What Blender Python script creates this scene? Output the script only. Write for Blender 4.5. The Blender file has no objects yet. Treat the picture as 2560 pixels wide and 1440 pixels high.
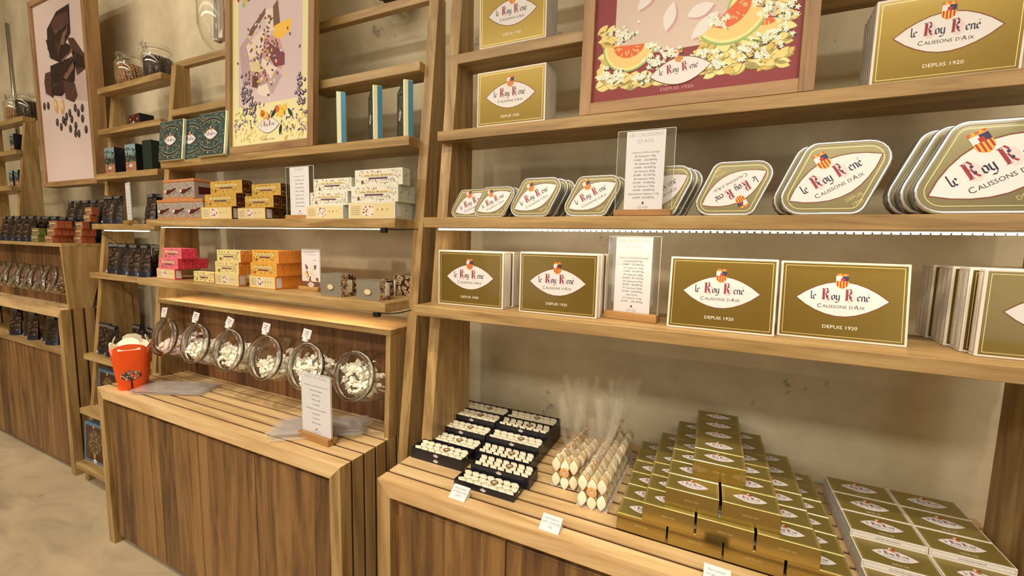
import bpy, math, random
from mathutils import Vector, Matrix
R = random.Random(7)
C = bpy.context.scene.collection
SC = bpy.context.scene
PI = math.pi

# ------------------------------------------------------------------ camera
def setup_camera():
    f_px = 1059.45
    yaw, pit, rol = 0.43803899, 0.10559326, 0.0227327
    cy, sy = math.cos(yaw), math.sin(yaw)
    f = Vector((-sy, cy, 0)); r = Vector((cy, sy, 0)); u = Vector((0, 0, 1))
    f2 = f*math.cos(pit) - u*math.sin(pit); u2 = u*math.cos(pit) + f*math.sin(pit)
    r3 = r*math.cos(rol) + u2*math.sin(rol); u3 = -r*math.sin(rol) + u2*math.cos(rol)
    cd = bpy.data.cameras.new('camera'); co = bpy.data.objects.new('camera', cd); C.objects.link(co)
    cd.sensor_fit = 'HORIZONTAL'; cd.sensor_width = 36; cd.lens = f_px/2560*36; cd.clip_start = .02
    m = Matrix.Identity(4)
    for i in range(3):
        m[i][0] = r3[i]; m[i][1] = u3[i]; m[i][2] = -f2[i]
    m[0][3], m[1][3], m[2][3] = 0, 0, 1.55
    co.matrix_world = m
    SC.camera = co
setup_camera()

# ------------------------------------------------------------------ world, lights, exposure
SC.view_settings.view_transform = 'Standard'
try: SC.view_settings.look = 'None'
except Exception: pass
SC.view_settings.gamma = 1; SC.view_settings.use_curve_mapping = False
SC.view_settings.exposure = -0.15
SC.cycles.transparent_max_bounces = 28; SC.cycles.max_bounces = 10; SC.cycles.caustics_reflective = False
w = bpy.data.worlds.new('world'); SC.world = w; w.use_nodes = True
w.node_tree.nodes['Background'].inputs[0].default_value = (.9, .86, .8, 1)
w.node_tree.nodes['Background'].inputs[1].default_value = .35

def spot(x, y, z, tx, ty, tz, e, size=64, col=(1, .88, .70), rad=.045, blend=.7):
    l = bpy.data.lights.new('ceiling_spot', 'SPOT'); l.energy = e; l.color = col
    l.spot_size = math.radians(size); l.spot_blend = blend; l.shadow_soft_size = rad
    o = bpy.data.objects.new('ceiling_spot', l); C.objects.link(o)
    o.location = (x, y, z); d = Vector((tx-x, ty-y, tz-z))
    o.rotation_euler = d.to_track_quat('-Z', 'Y').to_euler()
for sx, tx, e in ((-5.3, -5.2, 46), (-3.9, -4.0, 46), (-2.9, -2.9, 40), (-1.9, -1.9, 46), (-.9, -.95, 44), (0.05, 0.0, 50), (.95, .75, 30)):
    spot(sx, -.35, 4.02, tx, 1.12, .85, e*3.3, 42)
spot(-2.9, -.3, 4.02, -2.9, 1.6, 2.5, 60, 44)
spot(-4.6, -.3, 4.02, -4.6, 1.6, 2.5, 40, 44)
def area(x, y, z, tx, ty, tz, sx, sy, e, col):
    l = bpy.data.lights.new('unseen_area_light', 'AREA'); l.energy = e; l.color = col; l.shape = 'RECTANGLE'; l.size = sx; l.size_y = sy
    o = bpy.data.objects.new('unseen_area_light', l); C.objects.link(o); o.location = (x, y, z)
    o.rotation_euler = Vector((tx-x, ty-y, tz-z)).to_track_quat('-Z', 'Y').to_euler()
area(-1.6, -2.9, 4.14, -1.6, -1.6, 0, 8.5, .6, 250, (1, .92, .78))  # soft fill added out of view to lift shadows under the shelves
area(-1.6, -.9, 4.14, -1.6, -.8, 0, 8.5, .5, 70, (1, .91, .77))  # second unseen fill, added to brighten floor and counter tops
area(2.6, -3.35, 1.7, .6, 1.3, 1.4, 1.6, 2.0, 34, (.74, .86, 1))
area(-2.6, -3.38, 1.7, -2.6, 1.3, 1.4, 1.2, 2.0, 10, (.8, .88, 1))

# ------------------------------------------------------------------ materials
def lin(c):
    return tuple((v/255/12.92 if v/255 <= .04045 else ((v/255+.055)/1.055)**2.4) for v in c) + (1,)
MATS = {}
def nodes(name):
    m = bpy.data.materials.new(name); m.use_nodes = True; MATS[name] = m
    nt = m.node_tree; return m, nt, nt.nodes['Principled BSDF']
def inp(b, k, v):
    if k in b.inputs: b.inputs[k].default_value = v
def flat(name, col, rough=.6, metal=0., trans=0., coat=0., ior=1.45, emit=None, es=0, alpha=1., vary=0, vs=30, bump=0):
    m, nt, b = nodes(name)
    inp(b, 'Base Color', lin(col)); inp(b, 'Roughness', rough); inp(b, 'Metallic', metal)
    inp(b, 'Transmission Weight', trans); inp(b, 'Coat Weight', coat); inp(b, 'Coat Roughness', .06); inp(b, 'IOR', ior); inp(b, 'Alpha', alpha)
    if emit: inp(b, 'Emission Color', lin(emit)); inp(b, 'Emission Strength', es)
    if vary or bump:
        tc = nt.nodes.new('ShaderNodeTexCoord'); n = nt.nodes.new('ShaderNodeTexNoise')
        n.inputs['Scale'].default_value = vs; n.inputs['Detail'].default_value = 4
        nt.links.new(tc.outputs['Object'], n.inputs['Vector'])
        if vary:
            mx = nt.nodes.new('ShaderNodeMix'); mx.data_type = 'RGBA'
            a = lin(tuple(max(0, v*(1-vary)) for v in col)); c2 = lin(tuple(min(255, v*(1+vary)) for v in col))
            mx.inputs[6].default_value = a; mx.inputs[7].default_value = c2
            nt.links.new(n.outputs['Fac'], mx.inputs[0]); nt.links.new(mx.outputs[2], b.inputs['Base Color'])
        if bump:
            bp = nt.nodes.new('ShaderNodeBump'); bp.inputs['Strength'].default_value = bump; bp.inputs['Distance'].default_value = .002
            nt.links.new(n.outputs['Fac'], bp.inputs['Height']); nt.links.new(bp.outputs['Normal'], b.inputs['Normal'])
    return m
def wood(name, c_dark, c_mid, c_light, axis='X', rough=.42, plank=0, figure=1.0, contrast=1.0):
    """grain runs along `axis`; plank = width (m) of glued boards with their own tone"""
    m, nt, b = nodes(name); N = nt.nodes.new; L = nt.links.new
    tc = N('ShaderNodeTexCoord'); oi = N('ShaderNodeObjectInfo')
    off = N('ShaderNodeVectorMath'); off.operation = 'MULTIPLY_ADD'
    cmb = N('ShaderNodeCombineXYZ')
    for i in range(3): L(oi.outputs['Random'], cmb.inputs[i])
    off.inputs[1].default_value = (17, 9, 13)
    L(cmb.outputs[0], off.inputs[0]); L(tc.outputs['Object'], off.inputs[2])
    src = off.outputs[0]
    if plank:
        sep = N('ShaderNodeSeparateXYZ'); L(tc.outputs['Object'], sep.inputs[0])
        dv = N('ShaderNodeMath'); dv.operation = 'DIVIDE'; dv.inputs[1].default_value = plank; L(sep.outputs[0], dv.inputs[0])
        fl = N('ShaderNodeMath'); fl.operation = 'FLOOR'; L(dv.outputs[0], fl.inputs[0])
        wn = N('ShaderNodeTexWhiteNoise'); wn.noise_dimensions = '1D'; L(fl.outputs[0], wn.inputs['W'])
        o2 = N('ShaderNodeVectorMath'); o2.operation = 'MULTIPLY_ADD'; o2.inputs[1].default_value = (5, 5, 5)
        L(wn.outputs['Color'], o2.inputs[0]); L(src, o2.inputs[2]); src = o2.outputs[0]
    mp = N('ShaderNodeMapping')
    s = {'X': (1.0, 11, 11), 'Y': (11, 1.0, 11), 'Z': (11, 11, 1.0)}[axis]
    mp.inputs['Scale'].default_value = s; L(src, mp.inputs['Vector'])
    n1 = N('ShaderNodeTexNoise'); n1.inputs['Scale'].default_value = 1.6*figure; n1.inputs['Detail'].default_value = 5; n1.inputs['Distortion'].default_value = 1.4
    L(mp.outputs[0], n1.inputs['Vector'])
    mp2 = N('ShaderNodeMapping'); mp2.inputs['Scale'].default_value = tuple(v*(3 if v > 5 else 2.2) for v in s); L(src, mp2.inputs['Vector'])
    n2 = N('ShaderNodeTexNoise'); n2.inputs['Scale'].default_value = 6; n2.inputs['Detail'].default_value = 6; L(mp2.outputs[0], n2.inputs['Vector'])
    add = N('ShaderNodeMath'); add.operation = 'MULTIPLY_ADD'; add.inputs[1].default_value = .28; L(n2.outputs['Fac'], add.inputs[0])
    L(n1.outputs['Fac'], add.inputs[2])
    fac = add.outputs[0]
    if plank:
        a2 = N('ShaderNodeMath'); a2.operation = 'MULTIPLY_ADD'; a2.inputs[1].default_value = .26; L(wn.outputs['Value'], a2.inputs[0]); L(fac, a2.inputs[2])
        a3 = N('ShaderNodeMath'); a3.operation = 'SUBTRACT'; a3.inputs[1].default_value = .13; L(a2.outputs[0], a3.inputs[0]); fac = a3.outputs[0]
    cr = N('ShaderNodeValToRGB'); e = cr.color_ramp.elements
    lo, hi = .64-.2/contrast, .64+.2/contrast
    e[0].position = lo; e[0].color = lin(c_dark); e[1].position = hi; e[1].color = lin(c_light)
    k = cr.color_ramp.elements.new(.64); k.color = lin(c_mid)
    L(fac, cr.inputs[0]); L(cr.outputs[0], b.inputs['Base Color'])
    inp(b, 'Roughness', rough)
    bp = N('ShaderNodeBump'); bp.inputs['Strength'].default_value = .12; bp.inputs['Distance'].default_value = .001
    L(n2.outputs['Fac'], bp.inputs['Height']); L(bp.outputs['Normal'], b.inputs['Normal'])
    return m
OD, OM, OL = (130, 101, 60), (161, 130, 82), (184, 155, 106)
for ax in 'XYZ': wood('oak_'+ax, OD, OM, OL, ax)
wood('slat_X', (188, 152, 104), (212, 178, 128), (226, 196, 148), 'X', .4)
wood('door_Z', (78, 52, 27), (116, 83, 46), (146, 108, 64), 'Z', .45, plank=.123, figure=.8, contrast=1.0)
flat('gap_shade', (72, 42, 22), .7)  # dark brown that stands in for the shade between counter slats
wood('rear_Z', (84, 54, 30), (118, 80, 48), (146, 104, 66), 'Z', .5, plank=.12)
wood('base_X', (140, 96, 50), (168, 124, 72), (186, 144, 90), 'X', .45)
wood('frame_Z', (126, 92, 58), (154, 118, 78), (172, 136, 94), 'Z', .5)
wood('frame_X', (126, 92, 58), (154, 118, 78), (172, 136, 94), 'X', .5)

def plaster():
    m, nt, b = nodes('plaster'); N = nt.nodes.new; L = nt.links.new
    tc = N('ShaderNodeTexCoord'); n = N('ShaderNodeTexNoise'); n.inputs['Scale'].default_value = 1.7; n.inputs['Detail'].default_value = 7; n.inputs['Roughness'].default_value = .6
    L(tc.outputs['Object'], n.inputs['Vector'])
    cr = N('ShaderNodeValToRGB'); e = cr.color_ramp.elements
    e[0].position = .33; e[0].color = lin((180, 165, 134)); e[1].position = .68; e[1].color = lin((230, 217, 186))
    L(n.outputs['Fac'], cr.inputs[0])
    # small chips where grey undercoat shows
    n2 = N('ShaderNodeTexNoise'); n2.inputs['Scale'].default_value = 3.1; n2.inputs['Detail'].default_value = 9; n2.inputs['Roughness'].default_value = .7
    L(tc.outputs['Object'], n2.inputs['Vector'])
    c2 = N('ShaderNodeValToRGB'); c2.color_ramp.elements[0].position = .625; c2.color_ramp.elements[1].position = .665
    L(n2.outputs['Fac'], c2.inputs[0])
    mx = N('ShaderNodeMix'); mx.data_type = 'RGBA'; mx.inputs[7].default_value = lin((140, 134, 122))
    L(c2.outputs[0], mx.inputs[0]); L(cr.outputs[0], mx.inputs[6]); L(mx.outputs[2], b.inputs['Base Color'])
    inp(b, 'Roughness', .85)
    n3 = N('ShaderNodeTexNoise'); n3.inputs['Scale'].default_value = 22; n3.inputs['Detail'].default_value = 6; L(tc.outputs['Object'], n3.inputs['Vector'])
    bp = N('ShaderNodeBump'); bp.inputs['Strength'].default_value = .5; bp.inputs['Distance'].default_value = .008
    L(n3.outputs['Fac'], bp.inputs['Height']); L(bp.outputs['Normal'], b.inputs['Normal'])
plaster()
def stone():
    m, nt, b = nodes('stone_floor'); N = nt.nodes.new; L = nt.links.new
    tc = N('ShaderNodeTexCoord'); mp = N('ShaderNodeMapping'); mp.inputs['Scale'].default_value = (1, 2.2, 1); mp.inputs['Rotation'].default_value = (0, 0, .5)
    L(tc.outputs['Object'], mp.inputs['Vector'])
    n = N('ShaderNodeTexNoise'); n.inputs['Scale'].default_value = 1.9; n.inputs['Detail'].default_value = 8; n.inputs['Roughness'].default_value = .62; n.inputs['Distortion'].default_value = .8
    L(mp.outputs[0], n.inputs['Vector'])
    cr = N('ShaderNodeValToRGB'); e = cr.color_ramp.elements
    e[0].position = .3; e[0].color = lin((150, 136, 112)); e[1].position = .72; e[1].color = lin((196, 176, 146))
    k = e.new(.5); k.color = lin((178, 160, 130))
    L(n.outputs['Fac'], cr.inputs[0])
    v = N('ShaderNodeTexNoise'); v.inputs['Scale'].default_value = 17; v.inputs['Detail'].default_value = 3; L(tc.outputs['Object'], v.inputs['Vector'])
    c2 = N('ShaderNodeValToRGB'); c2.color_ramp.elements[0].position = .70; c2.color_ramp.elements[1].position = .76
    L(v.outputs['Fac'], c2.inputs[0])
    mx = N('ShaderNodeMix'); mx.data_type = 'RGBA'; mx.inputs[7].default_value = lin((120, 102, 78))
    L(c2.outputs[0], mx.inputs[0]); L(cr.outputs[0], mx.inputs[6]); L(mx.outputs[2], b.inputs['Base Color'])
    inp(b, 'Roughness', .5)
    bp = N('ShaderNodeBump'); bp.inputs['Strength'].default_value = .15; bp.inputs['Distance'].default_value = .004
    L(n.outputs['Fac'], bp.inputs['Height']); L(bp.outputs['Normal'], b.inputs['Normal'])
stone()
def nuts(name, base, nut, dark, scale):
    m, nt, b = nodes(name); N = nt.nodes.new; L = nt.links.new
    tc = N('ShaderNodeTexCoord'); v = N('ShaderNodeTexVoronoi'); v.inputs['Scale'].default_value = scale; L(tc.outputs['Object'], v.inputs['Vector'])
    cr = N('ShaderNodeValToRGB'); e = cr.color_ramp.elements
    e[0].position = .25; e[0].color = lin(nut); e[1].position = .62; e[1].color = lin(dark)
    k = e.new(.42); k.color = lin(base); L(v.outputs['Distance'], cr.inputs[0])
    L(cr.outputs[0], b.inputs['Base Color']); inp(b, 'Roughness', .35); inp(b, 'Coat Weight', .4)
    bp = N('ShaderNodeBump'); bp.inputs['Strength'].default_value = .6; bp.inputs['Distance'].default_value = .003; bp.invert = True
    L(v.outputs['Distance'], bp.inputs['Height']); L(bp.outputs['Normal'], b.inputs['Normal'])
nuts('nougat_nut', (214, 190, 150), (120, 72, 40), (60, 34, 20), 70)
nuts('pouch_nut', (52, 34, 26), (104, 74, 56), (16, 10, 9), 66)
nuts('choc_nut', (34, 23, 19), (62, 42, 34), (12, 8, 8), 75)

flat('gold', (146, 130, 66), .36, .5, coat=.2, vary=.05, vs=4)
flat('gold_front', (130, 108, 46), .28, .6, coat=.3, vary=.05, vs=5)
flat('gold_foil', (170, 148, 88), .17, .92, bump=.2, vs=12)
flat('gold_print', (196, 180, 128), .4, .3)
flat('pale_gold', (232, 214, 150), .35, .4)
flat('tin_face', (124, 116, 84), .26, .55, coat=.6)
flat('tin_rim', (206, 208, 212), .22, .85)
flat('tin_side', (150, 154, 160), .25, .9)
flat('white_card', (222, 216, 206), .55)
flat('white_card_side', (228, 220, 206), .5)
flat('lens_white', (220, 216, 216), .45)
flat('lens_edge', (118, 62, 44), .45)
flat('ink_blue', (34, 36, 66), .5)
flat('ink_red', (142, 50, 62), .5)
flat('ink_rose', (216, 200, 200), .5)
flat('ink_dark', (52, 50, 54), .5)
flat('ink_grey', (120, 116, 116), .5)
flat('ink_lightgrey', (176, 172, 172), .5)
flat('shield_gold', (228, 164, 66), .4, .2)
flat('shield_red', (168, 44, 34), .5)
flat('shield_blue', (50, 46, 84), .5)
flat('side_line', (126, 118, 96), .5, .2)
flat('print_white', (240, 236, 224), .5)
flat('black_card', (22, 21, 30), .38, coat=.2)
flat('tray_inside', (34, 28, 30), .5)
flat('icing', (240, 232, 206), .55, vary=.03, vs=60)
flat('biscuit', (214, 170, 84), .6, vary=.08, vs=60)
flat('seal_gold', (214, 172, 120), .35, .3)
flat('seal_orange', (226, 168, 104), .45)
def film(name, col, fac, rough=.08, ior=1.5, dif=0):
    m = bpy.data.materials.new(name); m.use_nodes = True; MATS[name] = m; nt = m.node_tree; nt.nodes.clear()
    o = nt.nodes.new('ShaderNodeOutputMaterial'); t = nt.nodes.new('ShaderNodeBsdfTransparent'); g = nt.nodes.new('ShaderNodeBsdfAnisotropic')
    g.inputs['Color'].default_value = lin(col); g.inputs['Roughness'].default_value = rough
    mx = nt.nodes.new('ShaderNodeMixShader'); lw = nt.nodes.new('ShaderNodeLayerWeight'); lw.inputs['Blend'].default_value = .5; f0 = ((ior-1)/(ior+1))**2; pw = nt.nodes.new('ShaderNodeMath'); pw.operation = 'POWER'; pw.inputs[1].default_value = 5; nt.links.new(lw.outputs['Facing'], pw.inputs[0]); f = nt.nodes.new('ShaderNodeMath'); f.operation = 'MULTIPLY_ADD'; f.inputs[1].default_value = 1-f0; f.inputs[2].default_value = f0; nt.links.new(pw.outputs[0], f.inputs[0])
    a = nt.nodes.new('ShaderNodeMath'); a.operation = 'ADD'; a.inputs[1].default_value = fac; a.use_clamp = True
    nt.links.new(f.outputs[0], a.inputs[0]); nt.links.new(a.outputs[0], mx.inputs[0]); 
    if dif:
        d = nt.nodes.new('ShaderNodeBsdfDiffuse'); d.inputs['Color'].default_value = lin(col); t2 = nt.nodes.new('ShaderNodeMixShader'); t2.inputs[0].default_value = dif
        nt.links.new(t.outputs[0], t2.inputs[1]); nt.links.new(d.outputs[0], t2.inputs[2]); t = t2
    nt.links.new(t.outputs[0], mx.inputs[1]); nt.links.new(g.outputs[0], mx.inputs[2]); nt.links.new(mx.outputs[0], o.inputs[0])
film('cellophane', (255, 252, 248), .01, .12, 1.4, .015)
film('bag_film', (255, 252, 250), .04, .2, 1.4, .13)
film('acrylic', (200, 205, 205), .10, .04)
flat('acrylic_edge', (214, 222, 220), .15)
flat('glass_solid', (250, 252, 250), .02, trans=1., ior=1.45)
film('glass', (245, 248, 244), .01, .03, 1.45)
flat('wrap_white', (238, 232, 214), .28, coat=.5, vary=.06, vs=40)
flat('wrap_pink', (232, 206, 196), .28, coat=.5, vary=.06, vs=40)
flat('cup_orange', (232, 84, 20), .35)
flat('cup_white', (246, 240, 222), .5)
flat('tree_dark', (58, 20, 18), .5)
flat('nougat_wrap', (150, 142, 128), .22, .35, bump=.5, vs=26)
flat('nougat_tab', (236, 230, 214), .3)
flat('pouch_black', (30, 28, 38), .18, coat=.5, bump=.5, vs=22)
flat('pouch_blue', (30, 33, 52), .2, coat=.4)
flat('pouch_grey', (120, 116, 110), .3, .4)
flat('tin_green', (58, 80, 78), .35, .2, coat=.2)
flat('teal_side', (70, 130, 158), .25, .3)
flat('cream_side', (226, 226, 190), .3, .2)
flat('dark_green', (28, 44, 40), .35)
flat('black_plastic', (16, 16, 18), .4)
flat('cable', (70, 40, 26), .5)
flat('metal_pipe', (150, 146, 138), .25, .9)
flat('blue_frame', (84, 112, 140), .4)
flat('brown_card', (58, 34, 22), .35)
flat('tan_print', (190, 160, 104), .4)
flat('led', (255, 244, 225), .5, emit=(255, 238, 212), es=34)
flat('led_warm', (255, 232, 200), .5, emit=(255, 232, 200), es=70)
flat('led_soft', (255, 232, 200), .5, emit=(255, 220, 172), es=15)
flat('led_strip', (200, 200, 190), .4)
flat('price_card', (214, 212, 216), .5)
flat('hazel', (176, 128, 84), .45, vary=.12, vs=40)
flat('cocoa', (66, 42, 32), .4, vary=.15, vs=40)
for nm, c in dict(pink=(226, 110, 130), pink_side=(214, 52, 84), yellow=(226, 200, 116), lemon=(226, 208, 146), orange=(224, 166, 70), orange_side=(222, 132, 46), amber=(196, 156, 70),
        brown_side=(74, 34, 14), whitebox=(216, 214, 202), mint_side=(196, 206, 190), cream=(214, 198, 148), tinbox=(162, 148, 140), copper=(184, 122, 74), tinbox_d=(120, 84, 70), leafgreen=(104, 122, 48), rust=(168, 76, 44), rust_l=(160, 112, 84), olive=(134, 118, 76),
        dkred=(78, 22, 16), p_red=(130, 34, 40), p_beige=(206, 186, 172), p_green=(150, 176, 98), p_pale=(226, 218, 150), p_melon=(236, 196, 122), p_melon2=(226, 150, 84), p_orange=(214, 92, 36), p_almond=(206, 180, 94), p_almond2=(226, 206, 130),
        p_dark=(40, 44, 52), p_flower=(240, 242, 226), p_stem=(56, 60, 60), p_lilac=(206, 186, 190), p_lilac2=(182, 156, 162), p_border=(226, 219, 166), p_nougat=(226, 208, 196), p_rose=(198, 150, 152), p_brown=(112, 74, 56), p_berry=(44, 34, 54), p_violet=(104, 84, 140), p_lemon=(238, 188, 60), p_plum=(120, 50, 70),
        c_dark=(48, 30, 28), c_mid=(84, 56, 48), c_hi=(126, 94, 80), c_paper=(214, 194, 188), c_paper2=(196, 172, 164), c_almond=(200, 154, 110), c_bean=(66, 58, 62), teal=(54, 84, 84), teal_l=(112, 134, 112), sky=(130, 150, 160), print_g=(150, 134, 70), print_d=(66, 58, 50), print_v=(96, 66, 86)).items():
    flat(nm, c, .45)

# ------------------------------------------------------------------ mesh building
class MB:
    def __init__(s): s.v = []; s.f = []; s.m = []; s.names = []; s.sm = []; s.M = Matrix.Identity(4)
    def mi(s, n):
        if n not in s.names: s.names.append(n)
        return s.names.index(n)
    def add(s, vs, fs, mat, smooth=False):
        o = len(s.v); k = s.mi(mat)
        s.v += [tuple(s.M @ Vector(v)) for v in vs]
        for f in fs: s.f.append(tuple(i+o for i in f)); s.m.append(k); s.sm.append(smooth)
        return s
    def box(s, x0, x1, y0, y1, z0, z1, mat, bev=0):
        if bev <= 0:
            vs = [(x, y, z) for z in (z0, z1) for y in (y0, y1) for x in (x0, x1)]
            return s.add(vs, [(0, 2, 3, 1), (4, 5, 7, 6), (0, 1, 5, 4), (2, 6, 7, 3), (0, 4, 6, 2), (1, 3, 7, 5)], mat)
        b = min(bev, (x1-x0)/2.01, (y1-y0)/2.01, (z1-z0)/2.01); vs = []; ix = {}
        for sx in (0, 1):
            for sy in (0, 1):
                for sz in (0, 1):
                    X, Y, Z = (x0, x1)[sx], (y0, y1)[sy], (z0, z1)[sz]; dx, dy, dz = b*(1-2*sx), b*(1-2*sy), b*(1-2*sz)
                    ix[sx, sy, sz] = (len(vs), len(vs)+1, len(vs)+2)
                    vs += [(X, Y+dy, Z+dz), (X+dx, Y, Z+dz), (X+dx, Y+dy, Z)]
        g = lambda a, b_, c, k: ix[a, b_, c][k]
        fs = []
        for a in (0, 1):
            fs.append([g(a, 0, 0, 0), g(a, 1, 0, 0), g(a, 1, 1, 0), g(a, 0, 1, 0)][::(-1 if a == 0 else 1)])
            fs.append([g(0, a, 0, 1), g(1, a, 0, 1), g(1, a, 1, 1), g(0, a, 1, 1)][::(1 if a == 0 else -1)])
            fs.append([g(0, 0, a, 2), g(1, 0, a, 2), g(1, 1, a, 2), g(0, 1, a, 2)][::(-1 if a == 0 else 1)])
        for a in (0, 1):
            for c in (0, 1):
                fs.append([g(a, c, 0, 0), g(a, c, 1, 0), g(a, c, 1, 1), g(a, c, 0, 1)])
                fs.append([g(a, 0, c, 0), g(a, 1, c, 0), g(a, 1, c, 2), g(a, 0, c, 2)])
                fs.append([g(0, a, c, 1), g(1, a, c, 1), g(1, a, c, 2), g(0, a, c, 2)])
        for k in ix.values(): fs.append(list(k))
        return s.add(vs, fs, mat)
    def prism(s, pts, y0, y1, mat, side=None, smooth=False):
        """polygon in XZ extruded along Y; front cap at y0"""
        n = len(pts); vs = [(p[0], y0, p[1]) for p in pts] + [(p[0], y1, p[1]) for p in pts]
        s.add(vs, [tuple(range(n)), tuple(range(2*n-1, n-1, -1))], mat)
        return s.add(vs, [(i, i+n, (i+1) % n+n, (i+1) % n) for i in range(n)], side or mat, smooth)
    def prismx(s, pts, x0, x1, mat):
        n = len(pts); vs = [(x0, p[0], p[1]) for p in pts] + [(x1, p[0], p[1]) for p in pts]
        return s.add(vs, [tuple(range(n)), tuple(range(2*n-1, n-1, -1))] + [(i, i+n, (i+1) % n+n, (i+1) % n) for i in range(n)], mat)
    def prismz(s, pts, z0, z1, mat, side=None):
        n = len(pts); vs = [(p[0], p[1], z0) for p in pts] + [(p[0], p[1], z1) for p in pts]
        s.add(vs, [tuple(range(n-1, -1, -1)), tuple(range(n, 2*n))], mat)
        return s.add(vs, [(i, (i+1) % n, (i+1) % n+n, i+n) for i in range(n)], side or mat)
    def lathe(s, prof, mat, n=28, smooth=True, close=False):
        vs = []
        for r, z in prof:
            for i in range(n):
                a = 2*PI*i/n; vs.append((r*math.cos(a), r*math.sin(a), z))
        fs = []
        for j in range(len(prof)-1):
            for i in range(n):
                k = (i+1) % n; fs.append((j*n+i, j*n+k, (j+1)*n+k, (j+1)*n+i))
        if close:
            fs.append(tuple(range(n-1, -1, -1))); fs.append(tuple((len(prof)-1)*n+i for i in range(n)))
        return s.add(vs, fs, mat, smooth)
    def tube(s, pts, r, mat, n=8):
        vs = []; P = [Vector(p) for p in pts]
        for i, p in enumerate(P):
            d = (P[min(i+1, len(P)-1)] - P[max(i-1, 0)]).normalized()
            a = d.orthogonal().normalized() if abs(d.z) > .9 else d.cross(Vector((0, 0, 1))).normalized(); b = d.cross(a)
            for k in range(n):
                t = 2*PI*k/n; vs.append(tuple(p + a*r*math.cos(t) + b*r*math.sin(t)))
        fs = [(i*n+k, i*n+(k+1) % n, (i+1)*n+(k+1) % n, (i+1)*n+k) for i in range(len(P)-1) for k in range(n)]
        fs += [tuple(range(n)), tuple((len(P)-1)*n+k for k in range(n-1, -1, -1))]
        return s.add(vs, fs, mat, True)
    def ball(s, c, r, mat, n=8, m=6, sq=(1, 1, 1)):
        vs = [(c[0], c[1], c[2]-r*sq[2])]
        for j in range(1, m):
            t = PI*j/m
            for i in range(n):
                a = 2*PI*i/n; vs.append((c[0]+r*sq[0]*math.sin(t)*math.cos(a), c[1]+r*sq[1]*math.sin(t)*math.sin(a), c[2]-r*sq[2]*math.cos(t)))
        vs.append((c[0], c[1], c[2]+r*sq[2])); e = len(vs)-1
        fs = [(0, 1+(i+1) % n, 1+i) for i in range(n)]
        for j in range(m-2):
            for i in range(n): a = 1+j*n+i; b = 1+j*n+(i+1) % n; fs.append((a, b, b+n, a+n))
        fs += [(e, 1+(m-2)*n+i, 1+(m-2)*n+(i+1) % n) for i in range(n)]
        return s.add(vs, fs, mat, True)
    def mesh(s, name):
        me = bpy.data.meshes.new(name); me.from_pydata(s.v, [], s.f)
        for n in s.names: me.materials.append(MATS[n])
        me.polygons.foreach_set('material_index', s.m); me.polygons.foreach_set('use_smooth', s.sm)
        me.update(); return me

def link(name, data, parent=None, loc=None, rot=None):
    o = bpy.data.objects.new(name, data); C.objects.link(o)
    if parent: o.parent = parent
    if loc: o.location = loc
    if rot is not None: o.rotation_euler = rot if isinstance(rot, tuple) else (0, 0, rot)
    return o
def thing(name, label, cat, loc=(0, 0, 0), rot=0, group=None, parts=None, mesh=None):
    """parts: list of (name, mesh[, [sub parts]][, label]); mesh: a thing that is one mesh"""
    o = link(name, mesh, None, loc, rot); o['label'] = label; o['category'] = cat
    if group: o['group'] = group
    for p in parts or []: addpart(o, p)
    return o
def addpart(par, p):
    c = link(p[0], p[1], par)
    for x in p[2:]:
        if isinstance(x, str): c['label'] = x
        elif isinstance(x, dict):
            c.location = x.get('loc', (0, 0, 0)); c.rotation_euler = x.get('rot', (0, 0, 0))
        else:
            for q in x: addpart(c, q)
    return c
def struct(name, mesh):
    o = link(name, mesh); o['kind'] = 'structure'; return o

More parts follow.
